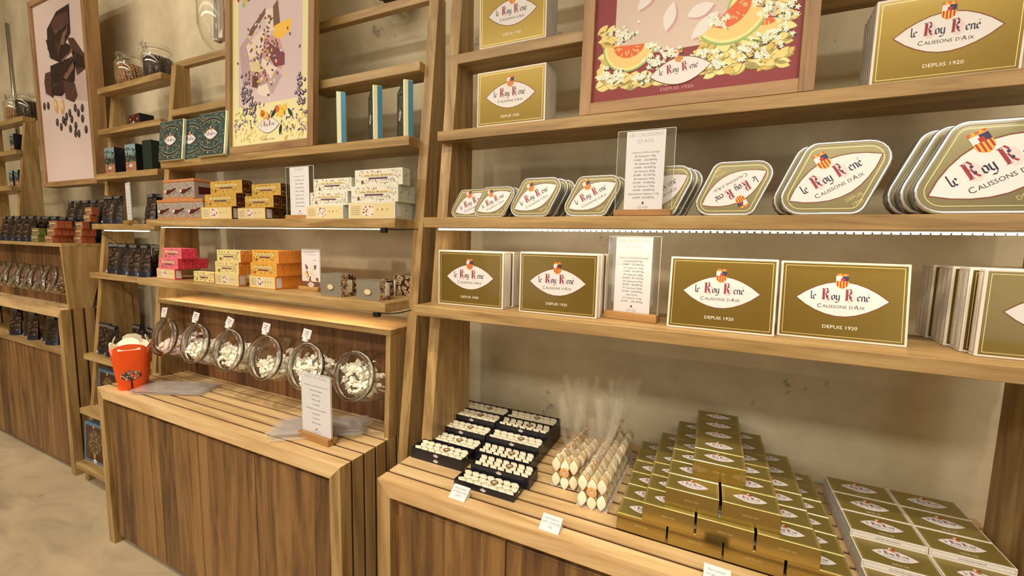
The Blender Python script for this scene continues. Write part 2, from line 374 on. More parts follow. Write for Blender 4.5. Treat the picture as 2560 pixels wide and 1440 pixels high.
# ------------------------------------------------------------------ flat printed art (in XZ, facing -Y, layers step towards -Y)
TXT = {}
def text_geo(t):
    if t not in TXT:
        cu = bpy.data.curves.new('t', 'FONT'); cu.body = t; cu.resolution_u = 2; cu.align_x = 'CENTER'; cu.size = 1
        ob = bpy.data.objects.new('t', cu); C.objects.link(ob)
        me = bpy.data.meshes.new_from_object(ob.evaluated_get(bpy.context.evaluated_depsgraph_get()))
        TXT[t] = ([tuple(v.co) for v in me.vertices], [tuple(p.vertices) for p in me.polygons])
        bpy.data.objects.remove(ob); bpy.data.curves.remove(cu); bpy.data.meshes.remove(me)
    return TXT[t]
class Art(MB):
    def __init__(s, eps=.00012): super().__init__(); s.e = eps; s.tr = lambda x, z: (x, z); s.y0 = 0
    def poly(s, pts, mat, layer=1):
        q = [s.tr(*p) for p in pts]; y = s.y0 - s.e*layer
        return s.add([(a, y, b) for a, b in q], [tuple(range(len(q)))], mat)
    def rect(s, x0, x1, z0, z1, mat, layer=1): return s.poly([(x0, z0), (x1, z0), (x1, z1), (x0, z1)], mat, layer)
    def frame(s, x0, x1, z0, z1, t, mat, layer=1):
        s.rect(x0, x1, z0, z0+t, mat, layer); s.rect(x0, x1, z1-t, z1, mat, layer); s.rect(x0, x0+t, z0+t, z1-t, mat, layer); s.rect(x1-t, x1, z0+t, z1-t, mat, layer)
    def ell(s, cx, cz, rx, rz, mat, layer=1, rot=0, n=14, a0=0, a1=2*PI):
        c, d = math.cos(rot), math.sin(rot); full = abs(a1-a0-2*PI) < .01; k = n if full else n+1; p = []
        for i in range(k):
            t = a0+(a1-a0)*i/n; x, z = rx*math.cos(t), rz*math.sin(t); p.append((cx+x*c-z*d, cz+x*d+z*c))
        return s.poly(p, mat, layer)
    def lens(s, cx, cz, w, h, mat, layer=1, rot=0, n=9):
        c, d = math.cos(rot), math.sin(rot); p = []
        for i in range(n): t = i/n; p.append((-w/2+w*t, -h/2*math.sin(PI*t)**.86 if t > 0 else 0))
        for i in range(n): t = i/n; p.append((w/2-w*t, h/2*math.sin(PI*t)**.86 if t > 0 else 0))
        return s.poly([(cx+x*c-z*d, cz+x*d+z*c) for x, z in p], mat, layer)
    def stroke(s, pts, t, mat, layer=1):
        for (a, b), (c, d) in zip(pts, pts[1:]):
            L = math.hypot(c-a, d-b) or 1; nx, nz = -(d-b)/L*t/2, (c-a)/L*t/2
            s.poly([(a+nx, b+nz), (a-nx, b-nz), (c-nx, d-nz), (c+nx, d+nz)], mat, layer)
    def nib(s, pts, n, mat, layer=1):
        for (a, b), (c, d) in zip(pts, pts[1:]):
            q = [(a-n[0], b-n[1]), (a+n[0], b+n[1]), (c+n[0], d+n[1]), (c-n[0], d-n[1])]
            s.poly(q, mat, layer)
    def text(s, t, cx, cz, size, mat, layer=1, sx=1., width=None):
        vs, fs = text_geo(t)
        if width and vs:
            ww = max(v[0] for v in vs)-min(v[0] for v in vs); sx = width/(ww*size)
        q = [s.tr(cx+v[0]*size*sx, cz+v[1]*size) for v in vs]; y = s.y0-s.e*layer
        return s.add([(a, y, b) for a, b in q], fs, mat)
GLY = {'l': ([[(.1, 1.75), (.1, .2), (.38, 0)]], .42), 'e': ([[(.08, .85), (.08, .2), (.32, 0), (.52, .2)], [(.08, .85), (.34, 1.02), (.5, .74), (.12, .42)]], .66),
       'o': ([[(.08, .85), (.08, .18), (.32, 0), (.54, .18)], [(.08, .85), (.32, 1), (.54, .82), (.54, .18)]], .74),
       'y': ([[(.08, 1), (.08, .2), (.32, 0), (.54, .2)], [(.54, 1), (.54, -.1), (.3, -.5), (-.1, -.42)]], .74),
       'n': ([[(.1, 1), (.1, 0)], [(.1, .78), (.34, 1), (.54, .82), (.54, .12), (.66, 0)]], .78),
       'E': ([[(.08, .85), (.08, .2), (.32, 0), (.52, .2)], [(.08, .85), (.34, 1.02), (.5, .74), (.12, .42)], [(.26, 1.3), (.5, 1.62)]], .66),
       'R': ([[(.1, 2.3), (.1, 0)], [(.32, 2.2), (.32, .1)], [(.1, 2.3), (.72, 2.42), (.98, 1.9), (.72, 1.32), (.3, 1.24)], [(.62, 1.25), (.78, .5), (1.14, -.05)], [(-.1, 0), (.5, 0)], [(-.12, 2.3), (.3, 2.3)]], 1.2)}
def word(A, w, x, z, xh, mat, layer, nib=(.095, .07)):
    for ch in w:
        st, adv = GLY[ch]
        for p in st:
            A.nib([(x+a*xh, z+b*xh) for a, b in p], (nib[0]*xh, nib[1]*xh), mat, layer)
            if ch == 'R' and False: pass
        x += adv*xh
    return x
def shield(A, cx, z0, w, h, L=4):
    A.poly([(cx-w/2, z0+h), (cx-w/2, z0+.35*h), (cx-.3*w, z0+.12*h), (cx, z0), (cx+.3*w, z0+.12*h), (cx+w/2, z0+.35*h), (cx+w/2, z0+h)], 'shield_gold', L)
    for k in range(4):
        x = cx-w*.36+k*w*.24
        A.rect(x-w*.055, x+w*.055, z0+(.2 if k in (0, 3) else .08)*h, z0+.62*h, 'shield_red', L+1)
    A.rect(cx-w/2, cx, z0+.62*h, z0+h, 'lens_white', L+1); A.rect(cx, cx+w/2, z0+.62*h, z0+h, 'shield_blue', L+1)
    A.rect(cx-.12*w, cx+.2*w, z0+.62*h, z0+.85*h, 'shield_red', L+2)
    for k in range(5): A.ell(cx-w*.4+k*w*.2, z0+h*1.12, w*.1, h*.09, 'shield_gold' if k % 2 else 'p_orange', L+1, n=6)
    A.rect(cx-w*.45, cx+w*.45, z0+h, z0+h*1.07, 'shield_gold', L+1)
def logo(A, cx, cz, W, rot=0, full=True, L=2, sub=True):
    """lens shaped brand plaque: W wide, with shield, lettering"""
    tr = A.tr; c, d = math.cos(rot), math.sin(rot)
    A.tr = lambda x, z: tr(cx+(x*c-z*d)*W, cz+(x*d+z*c)*W)
    A.lens(0, 0, 1.02, .475, 'lens_edge', L); A.lens(0, 0, .985, .45, 'lens_white', L+1)
    word(A, 'le', -.335, -.012, .062, 'ink_blue', L+2)
    word(A, 'R', -.205, -.012, .062, 'ink_red', L+3, (.115, .06)); A.ell(-.155, .035, .062, .088, 'ink_rose', L+2, n=10)
    word(A, 'oy', -.107, -.012, .066, 'ink_blue', L+4)
    word(A, 'R', .046, -.012, .062, 'ink_red', L+3, (.115, .06)); A.ell(.098, .035, .062, .088, 'ink_rose', L+2, n=10)
    word(A, 'enE', .168, -.012, .064, 'ink_blue', L+4)
    for rx in (-.182, .069):
        for zz in (.03, .085): A.ell(rx+.03, zz, .014, .014, 'shield_blue', L+5, n=6)
    if sub:
        A.text('C', -.235, -.122, .075, 'ink_dark', L+3); A.text('ALISSONS', -.068, -.12, .056, 'ink_dark', L+3, width=.26)
        A.text("D'", .112, -.12, .056, 'ink_dark', L+3); A.text('A', .165, -.122, .075, 'ink_dark', L+3); A.text('IX', .225, -.12, .056, 'ink_dark', L+3)
    shield(A, 0, .135, .135, .17, L+3)
    A.tr = tr
def minilogo(A, cx, cz, W, rot=0, L=2):
    tr = A.tr; c, d = math.cos(rot), math.sin(rot)
    A.tr = lambda x, z: tr(cx+(x*c-z*d)*W, cz+(x*d+z*c)*W)
    A.lens(0, 0, 1.02, .5, 'lens_edge', L, n=6); A.lens(0, 0, .96, .45, 'lens_white', L+1, n=6)
    word(A, 'le', -.33, -.05, .09, 'ink_blue', L+2); word(A, 'R', -.2, -.05, .07, 'ink_red', L+2, (.14, .08)); word(A, 'oy', -.08, -.05, .08, 'ink_blue', L+2)
    word(A, 'R', .05, -.05, .07, 'ink_red', L+2, (.14, .08)); word(A, 'enE', .18, -.05, .08, 'ink_blue', L+2)
    shield(A, 0, .15, .16, .17, L+2)
    A.tr = tr

# ================================================================== SETTING
WALL = 1.62
m = MB(); m.box(-11, 3.2, -3.6, WALL+.1, -.12, 0, 'stone_floor'); struct('floor', m.mesh('floor'))
m = MB(); m.box(-11, 3.2, WALL, WALL+.12, 0, 4.2, 'plaster'); struct('wall_back', m.mesh('wall_back'))
m = MB(); m.box(-11, 3.2, -3.6, -3.5, 0, 4.2, 'plaster'); struct('wall_front', m.mesh('wall_front'))
m = MB(); m.box(-11.1, -11, -3.6, WALL+.1, 0, 4.2, 'plaster'); struct('wall_left', m.mesh('wall_left'))
m = MB(); m.box(3.2, 3.3, -3.6, WALL+.1, 0, 4.2, 'plaster'); struct('wall_right', m.mesh('wall_right'))
m = MB(); m.box(-11, 3.2, -3.6, WALL+.1, 4.2, 4.3, 'plaster'); struct('ceiling', m.mesh('ceiling'))

# ================================================================== SHELF UNITS
TH = .034
def upright_mesh(x0, x1, off, z0, z1=2.466, rear=1.45):
    m = MB(); f = lambda z: 1.192+.113*(z-.839)+off
    m.prismx([(f(z0), z0), (rear, z0), (rear, z1), (f(z1), z1)], x0, x1, 'oak_Z'); return m.mesh('upright')
def shelf_mesh(x0, x1, yf, z, rear=1.45, th=TH):
    m = MB(); m.box(x0, x1, yf, rear, z-th, z, 'oak_X', .0015); return m.mesh('shelf')
def ladder(name, label, ups, shelves, extra=()):
    t = thing(name, label, 'shelf unit', (ups[0][0], 1.45, 0), group='ladder shelf units against the plaster wall')
    def cp(me):
        me.transform(Matrix.Translation((-ups[0][0], -1.45, 0))); return me
    for u in ups: link('upright', cp(upright_mesh(*u)), t)
    for s in shelves: link('shelf', cp(shelf_mesh(*s)), t)
    for n, me in extra: link(n, cp(me), t)
    return t
ladder('ladder_shelf_unit', 'tall oak ladder shelf unit on the right holding gold boxes and rhombus tins', [(-.905, -.862, 0, .806), (.679, .722, 0, .806)],
       [(-.905, .722, 1.147, 1.333), (-.905, .722, 1.201, 1.631), (-.905, .722, 1.281, 1.935), (-.905, -.37, 1.345, 2.213), (.17, .722, 1.345, 2.213), (-.905, .722, 1.40, 2.50)])
ladder('ladder_shelf_unit', 'tall oak ladder shelf unit in the middle above the candy jar rack', [(-2.715, -2.672, .01, 0.0), (-1.03, -.987, .03, 0.0)],
       [(-2.668, -1.03, 1.147, 1.328), (-2.668, -1.03, 1.201, 1.629), (-2.668, -1.03, 1.281, 1.933), (-2.668, -2.08, 1.345, 2.216), (-1.62, -1.03, 1.345, 2.216), (-2.765, -1.03, 1.42, 2.50)])
nl = ladder('ladder_shelf_unit', 'narrow oak ladder shelf unit with dark pouches behind the orange cups', [(-3.5, -3.457, .065, 0.0, 2.399, 1.485), (-2.82, -2.777, .065, 0.0, 2.399, 1.485)],
       [(-3.48, -2.777, 1.361, 2.433), (-3.48, -2.777, 1.346, 2.185), (-3.48, -2.777, 1.316, 1.912), (-3.48, -2.777, 1.285, 1.61), (-3.48, -2.777, 1.255, 1.312),
        (-3.48, -2.777, 1.197, .81), (-3.48, -2.777, 1.158, .476), (-3.48, -2.777, 1.118, .14)])
ladder('ladder_shelf_unit', 'far left oak ladder shelf unit beside the tall chocolate poster', [(-5.35, -5.307, .03, 1.486, 2.366), (-4.70, -4.657, .03, 1.486, 2.366)],
       [(-5.33, -4.66, 1.38, 2.40), (-5.33, -4.66, 1.33, 2.15), (-5.33, -4.66, 1.29, 1.885)])
# ---------------------------------------------------------------- slatted counters
def counter(name, label, x0, x1, yf, ztop, door_seams, zdoor=(.05, .735), nsl=11, niche=None):
    t = thing(name, label, 'counter', (x0, yf, 0), group='slatted oak counters along the wall')
    def cp(m, n): me = m.mesh(n); me.transform(Matrix.Translation((-x0, -yf, 0))); return me
    p = .0565; g = .0112; T = .05
    for k in range(nsl):
        m = MB(); a = yf+k*p; b = a+p-g
        # mitred inverted U of one board: top and both ends
        m.prism([(x0, 0), (x0, ztop), (x1, ztop), (x1, 0), (x1-T, 0), (x1-T, ztop-T), (x0+T, ztop-T), (x0+T, 0)], a, b, 'slat_X')
        m2 = MB()
        m2.box(x0+T, x1-T, a, b, ztop-T, ztop, 'slat_X')
        m2.prism([(x0, 0), (x0, ztop), (x0+T, ztop-T), (x0+T, 0)], a, b, 'oak_Z'); m2.prism([(x1, ztop), (x1, 0), (x1-T, 0), (x1-T, ztop-T)], a, b, 'oak_Z')
        m2.prism([(x0+T, ztop-T), (x0, ztop), (x0+T, ztop)], a, b, 'slat_X'); m2.prism([(x1-T, ztop), (x1, ztop), (x1-T, ztop-T)], a, b, 'slat_X')
        link('slat', cp(m2, 'slat'), t)
        if k < nsl-1:
            m = MB(); q = .004; m.box(x0+q, x1-q, b, b+g, ztop-T+.01, ztop-q, 'gap_shade'); m.box(x0+q, x0+T-.01, b, b+g, 0, ztop-T+.01, 'gap_shade'); m.box(x1-T+.01, x1-q, b, b+g, 0, ztop-T+.01, 'gap_shade')  # dark strips added in the slat gaps so they look shaded
            link('gap_shade_strip', cp(m, 'gap_shade_strip'), t)['label'] = 'dark recessed strip standing in for shade between two slats'
    ztd = zdoor[1]
    m = MB(); m.box(x0+T, x1-T, yf+.03, yf+(.6 if not niche else .33), .02, ztop-T-.004 if not niche else zdoor[1], 'rear_Z'); link('carcass', cp(m, 'carcass'), t)
    for a, b in zip(door_seams, door_seams[1:]):
        m = MB(); m.box(a+.002, b-.002, yf+.012, yf+.03, zdoor[0], zdoor[1], 'door_Z', .0015); link('door', cp(m, 'door'), t)
    return t
counter('display_counter', 'slatted oak counter carrying the orange cups and candy jar rack', -2.672, -1.056, .958, .806, [-2.616, -2.247, -1.878, -1.511, -1.112])
counter('display_counter', 'slatted oak counter carrying the gold box pyramid and black candy trays', -.905, .722, .966, .806, [-.832, -.459, -.086, .287, .668])
# far left taller counter with open niche
t = counter('display_counter', 'taller oak counter with open niche of dark pouches at far left', -5.24, -3.60, 1.152, 1.076, [-5.18, -4.80, -4.42, -4.03, -3.655], (.05, .79), nsl=6, niche=True)
m = MB(); m.box(1.64-1.59, 1.59, .0, .32, .79, .808, 'oak_X'); link('niche_shelf', m.mesh('niche_shelf'), t)
m = MB(); m.box(.05, 1.59, .305, .32, .808, 1.02, 'rear_Z'); link('niche_back', m.mesh('niche_back'), t)

# ---------------------------------------------------------------- jar racks (open fronted boxes)
def rack(name, label, x0, x1, yt, yb, z0, z1, rt=1.45, rb=1.40, open_bottom=True):
    t = thing(name, label, 'display rack', (x0, yt, z0), group='oak racks standing on the counters')
    def cp(m, n): me = m.mesh(n); me.transform(Matrix.Translation((-x0, -yt, -z0))); return me
    T = .022
    m = MB(); m.box(x0, x1, yt, rt, z1-T, z1, 'oak_X', .001); link('top_board', cp(m, 'top_board'), t)
    for a in (x0, x1-T):
        m = MB(); m.prismx([(yb, z0), (rb, z0), (rt, z1-T), (yt, z1-T)], a, a+T, 'oak_Z'); link('side_board', cp(m, 'side_board'), t)
    m = MB(); m.box(x0+T, x1-T, yt+.10, yt+.12, z0, z1-T, 'rear_Z'); link('back_panel', cp(m, 'back_panel'), t)
    return t
rack('jar_rack', 'wide oak rack on the middle counter with six glass jars', -2.62, -1.056, 1.205, 1.190, .8065, 1.219)
rack('jar_rack', 'oak rack of glass packs on the far left counter', -5.24, -3.60, 1.180, 1.192, 1.0765, 1.486, rt=1.40, rb=1.30)

# ---------------------------------------------------------------- LED strips
def led_strip(label, x0, x1, y, z, mat, seg=.0165, hw=.004):
    t = thing('led_strip', label, 'light strip', (x0, y, z), group='light strips under shelves')
    m = MB(); m.box(0, x1-x0, -.006, .006, .001, .004, 'led_strip'); m.box(.003, x1-x0-.003, -.003, .003, 0, .001, 'led_soft'); link('channel', m.mesh('channel'), t)
    m = MB(); x = .004
    while x < x1-x0-.01:
        m.box(x, x+seg*.62, -hw, hw, -hw, 0, mat); x += seg
    link('diode_row', m.mesh('diode_row'), t)
led_strip('long bright light strip under the tin shelf of the right unit', -.85, .675, 1.212, 1.5925, 'led')
led_strip('light strip under the shelf of nougat boxes in the middle unit', -2.60, -1.10, 1.235, 1.5905, 'led_soft', .0165, .0016)
led_strip('light strip under the middle unit shelf above the candy jars', -2.60, -1.08, 1.25, 1.290, 'led_warm')
led_strip('short light strip above the pouches in the narrow unit', -3.36, -2.86, 1.30, 1.5715, 'led')

# ================================================================== PRODUCTS
BEV = .0012
def gold_box(w, d, h, key, face='gold_front'):
    m = MB(); m.box(-w/2, w/2, 0, d, 0, h, 'white_card', BEV); body = m.mesh('carton')
    A = Art(); A.rect(-w/2+.005, w/2-.005, .005, h-.005, face, 1); A.frame(-w/2+.010, w/2-.010, .010, h-.010, .0012, 'pale_gold', 2)
    logo(A, 0, h*.53, w*.72, L=2)
    A.text('DEPUIS 1920', 0, h*.53-.36*w*.72-h*.03, .0112, 'print_white', 3, width=w*.27)
    me = A.mesh('front_label')
    B = Art(); B.tr = lambda x, z: (x, z); a, b = .004, d-.004
    # side print on both ends: fine frame and vertical lettering
    out = [('carton', body), ('front_label', me, 'gold label with white lens emblem')]
    for sx, n in ((w/2+.0004, 1), (-w/2-.0004, -1)):
        S = MB()
        for y0, y1, z0, z1 in ((a, b, .006, .007), (a, b, h-.007, h-.006), (a, a+.001, .006, h-.006), (b-.001, b, .006, h-.006)):
            S.add([(sx, y0, z0), (sx, y1, z0), (sx, y1, z1), (sx, y0, z1)], [(0, 1, 2, 3)], 'side_line')
        vs, fs = text_geo('AIX-EN-PROVENCE'); s_ = min(d*.35, .009)
        S.add([(sx+n*.0001, d/2-n*v[1]*s_*.5+n*s_*.1, h*.5-v[0]*s_*.8 if n < 0 else h*.5+v[0]*s_*.8) for v in vs], fs, 'ink_grey')
        out.append(('side_print', S.mesh('side_print')))
    return out
G1 = 'gold cartons on the lit shelf'
gA = gold_box(.252, .058, .187, 'A'); gB = gold_box(.25, .0235, .190, 'B'); gC = gold_box(.252, .026, .192, 'C'); gD = gold_box(.254, .026, .190, 'D'); gF = gold_box(.25, .0235, .186, 'F')
Z4 = 1.3335
thing('calisson_box', 'deep gold carton at the left end of the lit shelf', 'box', (-.73, 1.222, Z4), 0, G1, gA)
thing('calisson_box', 'deep gold carton directly behind the leftmost one on the lit shelf', 'box', (-.722, 1.283, Z4), 0, G1, gA)
for k in range(5):
    nm = ['front gold carton of the five-box row left of the lit price sign', 'second carton from the front of the row left of the lit price sign', 'middle carton of the five-box row left of the lit price sign',
          'fourth carton back in the row left of the lit price sign', 'rearmost carton of the row left of the lit price sign'][k]
    thing('calisson_box', nm, 'box', (-.42+.003*k*(k % 2), 1.218+.0245*k, Z4), 0, G1, gB)
for nm, x, p, y in (('gold carton leaning back just right of the lit price sign', .026, gC, 1.212), ('wide gold carton with crinkled clear wrap right of the leaning one', .288, gD, 1.240)):
    thing('calisson_box', nm, 'box', (x, y, Z4), (-.14, 0, 0), G1, p)
for k in range(9):
    nm = ('front gold carton of the row at the right edge of the lit shelf' if k == 0 else ['', 'first', 'second', 'third', 'fourth', 'fifth', 'sixth', 'seventh', 'eighth'][k]+' carton behind the front one in the row at the right edge')
    x0 = .517 if k == 0 else .505+.004*(k % 3)
    thing('calisson_box', nm, 'box', (x0+.125, 1.217+.0315*k+(.006 if k else 0), Z4), 0, G1, gF)
# upper shelves
thing('calisson_box', 'gold carton on the shelf above the small tins, left of red poster', 'box', (-.6275, 1.292, 1.936), 0, 'gold cartons on the upper shelves', gold_box(.246, .10, .176, 'G'))
thing('calisson_box', 'gold carton cut by the top edge, left of red poster', 'box', (-.655, 1.350, 2.214), 0, 'gold cartons on the upper shelves', gold_box(.248, .10, .19, 'H'))
gG = gold_box(.255, .022, .188, 'I')
for k in range(5):
    nm = ['large wrapped gold carton at the top right, front of its row'] + [o+' carton behind the large wrapped one at top right' for o in ('first', 'second', 'third', 'fourth')]
    thing('calisson_box', nm[k], 'box', (.436+.0015*k, 1.300+.0235*k, 1.936), 0, 'gold cartons on the upper shelves', gG)

# ---------------------------------------------------------------- rhombus tins
def rhomb(w, s, h, r, n=6, inset=0):
    P = [Vector((0, 0)), Vector((w, 0)), Vector((w+s, h)), Vector((s, h))]
    out = []
    for i in range(4):
        p, a, b = P[i], P[i-1], P[(i+1) % 4]; u = (a-p).normalized(); v = (b-p).normalized()
        ang = u.angle(v); rr = r*(1.25 if ang < PI/2 else .95)
        t = rr/math.tan(ang/2); c = p+(u+v).normalized()*(rr/math.sin(ang/2)); R2 = rr-inset
        a0 = math.atan2(*(p+u*t-c).yx); a1 = math.atan2(*(p+v*t-c).yx)
        while a1-a0 > PI: a1 -= 2*PI
        while a1-a0 < -PI: a1 += 2*PI
        for k in range(n+1):
            q = a0+(a1-a0)*k/n; out.append((c.x+R2*math.cos(q), c.y+R2*math.sin(q)))
    return out
def tin(w, s, h, d, flip=False):
    r = h*.2; m = MB()
    m.prism(rhomb(w, s, h, r, inset=.0015), .006, d, 'tin_side', smooth=True); body = m.mesh('tin_body')
    m = MB(); o = rhomb(w, s, h, r); i1 = rhomb(w, s, h, r, inset=h*.032); n = len(o)
    vs = [(x, .001, z) for x, z in i1] + [(x, .0, z) for x, z in [(a*.5+b*.5, c*.5+e*.5) for (a, c), (b, e) in zip(o, i1)]] + [(x, .0025, z) for x, z in o] + [(x, .009, z) for x, z in o]
    m.add(vs, [(j*n+i, j*n+(i+1) % n, (j+1)*n+(i+1) % n, (j+1)*n+i) for j in range(3) for i in range(n)], 'tin_rim', True)
    m.add([(x, .0015, z) for x, z in i1], [tuple(range(n))], 'tin_face'); lid = m.mesh('lid')
    A = Art(); A.y0 = .0015
    o2 = rhomb(w, s, h, r, inset=h*.085); o3 = rhomb(w, s, h, r, inset=h*.085+.0013)
    for i in range(n): j = (i+1) % n; A.poly([o2[i], o2[j], o3[j], o3[i]], 'pale_gold', 1)
    o2 = rhomb(w, s, h, r, inset=h*.05); o3 = rhomb(w, s, h, r, inset=h*.05+.002)
    for i in range(n): j = (i+1) % n; A.poly([o2[i], o2[j], o3[j], o3[i]], 'side_line', 1)
    cx, cz = (w+s)/2, h/2; ang = math.atan2(h, w+s)*.9; W = math.hypot(w+s, h)*.66
    logo(A, cx, cz, W, rot=ang+(PI if flip else 0), L=1)
    sg = -1 if flip else 1
    tr = A.tr; c_, d_ = math.cos(ang)*sg, math.sin(ang)*sg
    A.tr = lambda x, z: (cx+x*c_-z*d_, cz+x*d_+z*c_)
    A.text('DEPUIS', W*.05, -W*.31, W*.055, 'gold_print', 2); A.text('1920', W*.05, -W*.38, W*.055, 'gold_print', 2); A.tr = tr
    return [('tin_body', body), ('lid', lid, 'silver rimmed gold lid', [('lid_print', A.mesh('lid_print'))])]
TG = 'rhombus tins leaning on the shelf above the light strip'
def tins(x, y, w, s, h, n, names, dx=.0, flip=False, d=.03):
    p = tin(w, s, h, d, flip)
    for k in range(n): thing('calisson_tin', names[k], 'tin', (x+dx*k, y+(d+.0025)*k, 1.632), (-.13, 0, 0), TG, p)
tins(-.842, 1.250, .145, .05, .097, 1, ['leftmost small gold rhombus tin'])
tins(-.735, 1.222, .125, .05, .099, 2, ['second small gold rhombus tin, overlapping the leftmost one', 'tin standing behind the second small rhombus tin'], .006)
tins(-.605, 1.222, .142, .058, .122, 3, ['left one of the two medium tins left of the tall price sign', 'tin behind the left medium tin', 'rearmost tin behind the left medium tin'], .012)
tins(-.427, 1.222, .142, .058, .120, 2, ['right one of the two medium tins, beside the tall price sign', 'tin behind the right medium tin beside the price sign'], .010)
tins(-.245, 1.247, .142, .062, .142, 3, ['tin half hidden behind the tall price sign', 'second tin behind the tall price sign', 'rearmost tin behind the tall price sign'], .012)
tins(-.066, 1.224, .150, .058, .140, 1, ['gold rhombus tin standing upside down, its lettering inverted'], flip=True)
tins(.120, 1.224, .182, .072, .174, 2, ['large gold rhombus tin right of the upside down tin', 'tin behind the large rhombus tin'], -.012)
tins(.364, 1.224, .235, .088, .200, 3, ['largest gold rhombus tin at the right edge of the picture', 'tin directly behind the largest rhombus tin', 'rearmost tin behind the largest rhombus tin'], -.014)

# ---------------------------------------------------------------- pyramid of small gold boxes
PW, PD, PH = .1225, .0765, .0465
m = MB(); m.box(-PW/2, PW/2, 0, PD-.001, 0, PH, 'gold_foil', .0008); pbody = m.mesh('carton')
A = Art(); A.rect(-PW/2+.001, PW/2-.001, .001, PD-.002, 'gold', 1); A.frame(-PW/2+.0015, PW/2-.0015, .0015, PD-.003, .0009, 'pale_gold', 2)
A.frame(-PW/2+.005, PW/2-.005, .004, PD-.0055, .0005, 'pale_gold', 2); logo(A, 0, PD*.5, PW*.62, L=2)
ptop = A.mesh('top_label'); ptop.transform(Matrix.Translation((0, 0, PH)) @ Matrix.Rotation(-PI/2, 4, 'X'))
A = Art(); A.text('DEPUIS 1920', 0, PH*.48, .006, 'gold_print', 1); pfr = A.mesh('front_print')
PP = [('carton', pbody), ('top_label', ptop, 'gold top with white lens emblem'), ('front_print', pfr)]
Lname = ['bottom', 'second', 'third', 'top']; ordn = ['front', 'second', 'third', 'fourth', 'fifth', 'sixth', 'seventh']
cols = {4: ['leftmost', 'second-left', 'second-right', 'rightmost'], 3: ['left', 'middle', 'right'], 2: ['left', 'right'], 1: ['only']}
LAY = [(4, 6, -.181, 1.071), (3, 6, -.118, 1.069), (2, 6, -.067, 1.086), (1, 5, -.008, 1.172)]
for L, (nc, nr, x0, y0) in enumerate(LAY):
    for c in range(nc):
        for r_ in range(nr):
            if L < 2 and 0 < c < nc-1 and r_ > 0: continue
            jit = R.uniform(-.0012, .0012)
            lab = 'small gold box in the pyramid, %s layer, %s column, %s row' % (Lname[L], cols[nc][c], ordn[r_] if r_ < nr-1 else 'back')
            thing('small_calisson_box', lab, 'box', (x0+PW/2+c*.1265+jit, y0+r_*PD, .8065+L*(PH+.0004)), R.uniform(-.008, .008), 'pyramid of small gold boxes', PP)

# ---------------------------------------------------------------- white edged flat boxes at right
FW, FD, FH = .1465, .0905, .0148
m = MB(); m.box(-FW/2, FW/2, 0, FD, 0, FH, 'white_card', .0008); fb = m.mesh('carton')
A = Art(); A.rect(-FW/2+.003, FW/2-.003, .003, FD-.003, 'gold', 1); A.frame(-FW/2+.0055, FW/2-.0055, .005, FD-.005, .0006, 'pale_gold', 2); logo(A, 0, FD*.52, FW*.6, L=2)
A.text('DEPUIS 1920', 0, FD*.13, .0055, 'print_white', 2)
ft = A.mesh('top_label'); ft.transform(Matrix.Translation((0, 0, FH)) @ Matrix.Rotation(-PI/2, 4, 'X'))
A = Art(); A.frame(-FW/2+.003, FW/2-.003, .002, FH-.002, .0006, 'ink_grey', 1); A.text('AIX-EN-PROVENCE', 0, FH*.36, .0055, 'ink_dark', 1); ff = A.mesh('front_print')
FP = [('carton', fb), ('top_label', ft, 'gold top with white lens emblem'), ('front_print', ff)]
for c in (0, 1):
    for r_ in range(5):          # 0 = back row
        n = 4 if r_ < 3 else 3 if r_ == 3 else 2
        for k in range(n):
            lab = 'white edged flat gold box, %s column, %s row, %s in stack' % (('left', 'right')[c], ['back', 'second back', 'middle', 'second front', 'front'][r_], 'top' if k == n-1 else ['bottom', 'second', 'third'][k])
            thing('flat_calisson_box', lab, 'box', (.354+FW/2+c*.1485, 1.524-(r_+1)*.0915, .8065+k*(FH+.0002)), R.uniform(-.004, .004), 'white edged flat boxes at the right', FP)

# ---------------------------------------------------------------- black trays of calissons
def calisson_mesh(L=.030, W=.0135, T=.006, side='biscuit'):
    m = MB(); n = 7; o = []
    for i in range(n): t = i/n; o.append((-L/2+L*t, -W/2*math.sin(PI*t)**1.0 if i else 0))
    for i in range(n): t = i/n; o.append((L/2-L*t, W/2*math.sin(PI*t)**1.0 if i else 0))
    m.prismz(o, 0, T*.6, side); k = len(o)
    vs = [(x, y, T*.6) for x, y in o] + [(x*.99, y*.97, T*.92) for x, y in o] + [(x*.86, y*.8, T) for x, y in o]
    m.add(vs, [(j*k+i, j*k+(i+1) % k, (j+1)*k+(i+1) % k, (j+1)*k+i) for j in (0, 1) for i in range(k)] + [tuple(range(2*k, 3*k))], 'icing', True)
    return m.mesh('calisson')
cal = calisson_mesh(.0325, .0198, .006, side='icing')
TW, TD, TT = .203, .0745, .0182
m = MB(); q = .0035
m.box(-TW/2, TW/2, 0, TD, 0, .004, 'black_card'); m.box(-TW/2, TW/2, 0, q, .004, TT, 'black_card'); m.box(-TW/2, TW/2, TD-q, TD, .004, TT, 'black_card')
m.box(-TW/2, -TW/2+q, q, TD-q, .004, TT, 'black_card'); m.box(TW/2-q, TW/2, q, TD-q, .004, TT, 'black_card'); tray = m.mesh('tray_body')
m = MB(); m.box(-TW/2+q, TW/2-q, q, TD-q, .004, .009, 'tray_inside'); liner = m.mesh('liner')
A = Art(); minilogo(A, 0, TT*.5, .022, L=1); tl = A.mesh('front_emblem')
m = MB(); n = 16
m.add([(0, 0, .0005)] + [(.0125*math.cos(2*PI*i/n), .0125*math.sin(2*PI*i/n), 0) for i in range(n)], [(0, i+1, (i+1) % n+1) for i in range(n)], 'seal_gold')
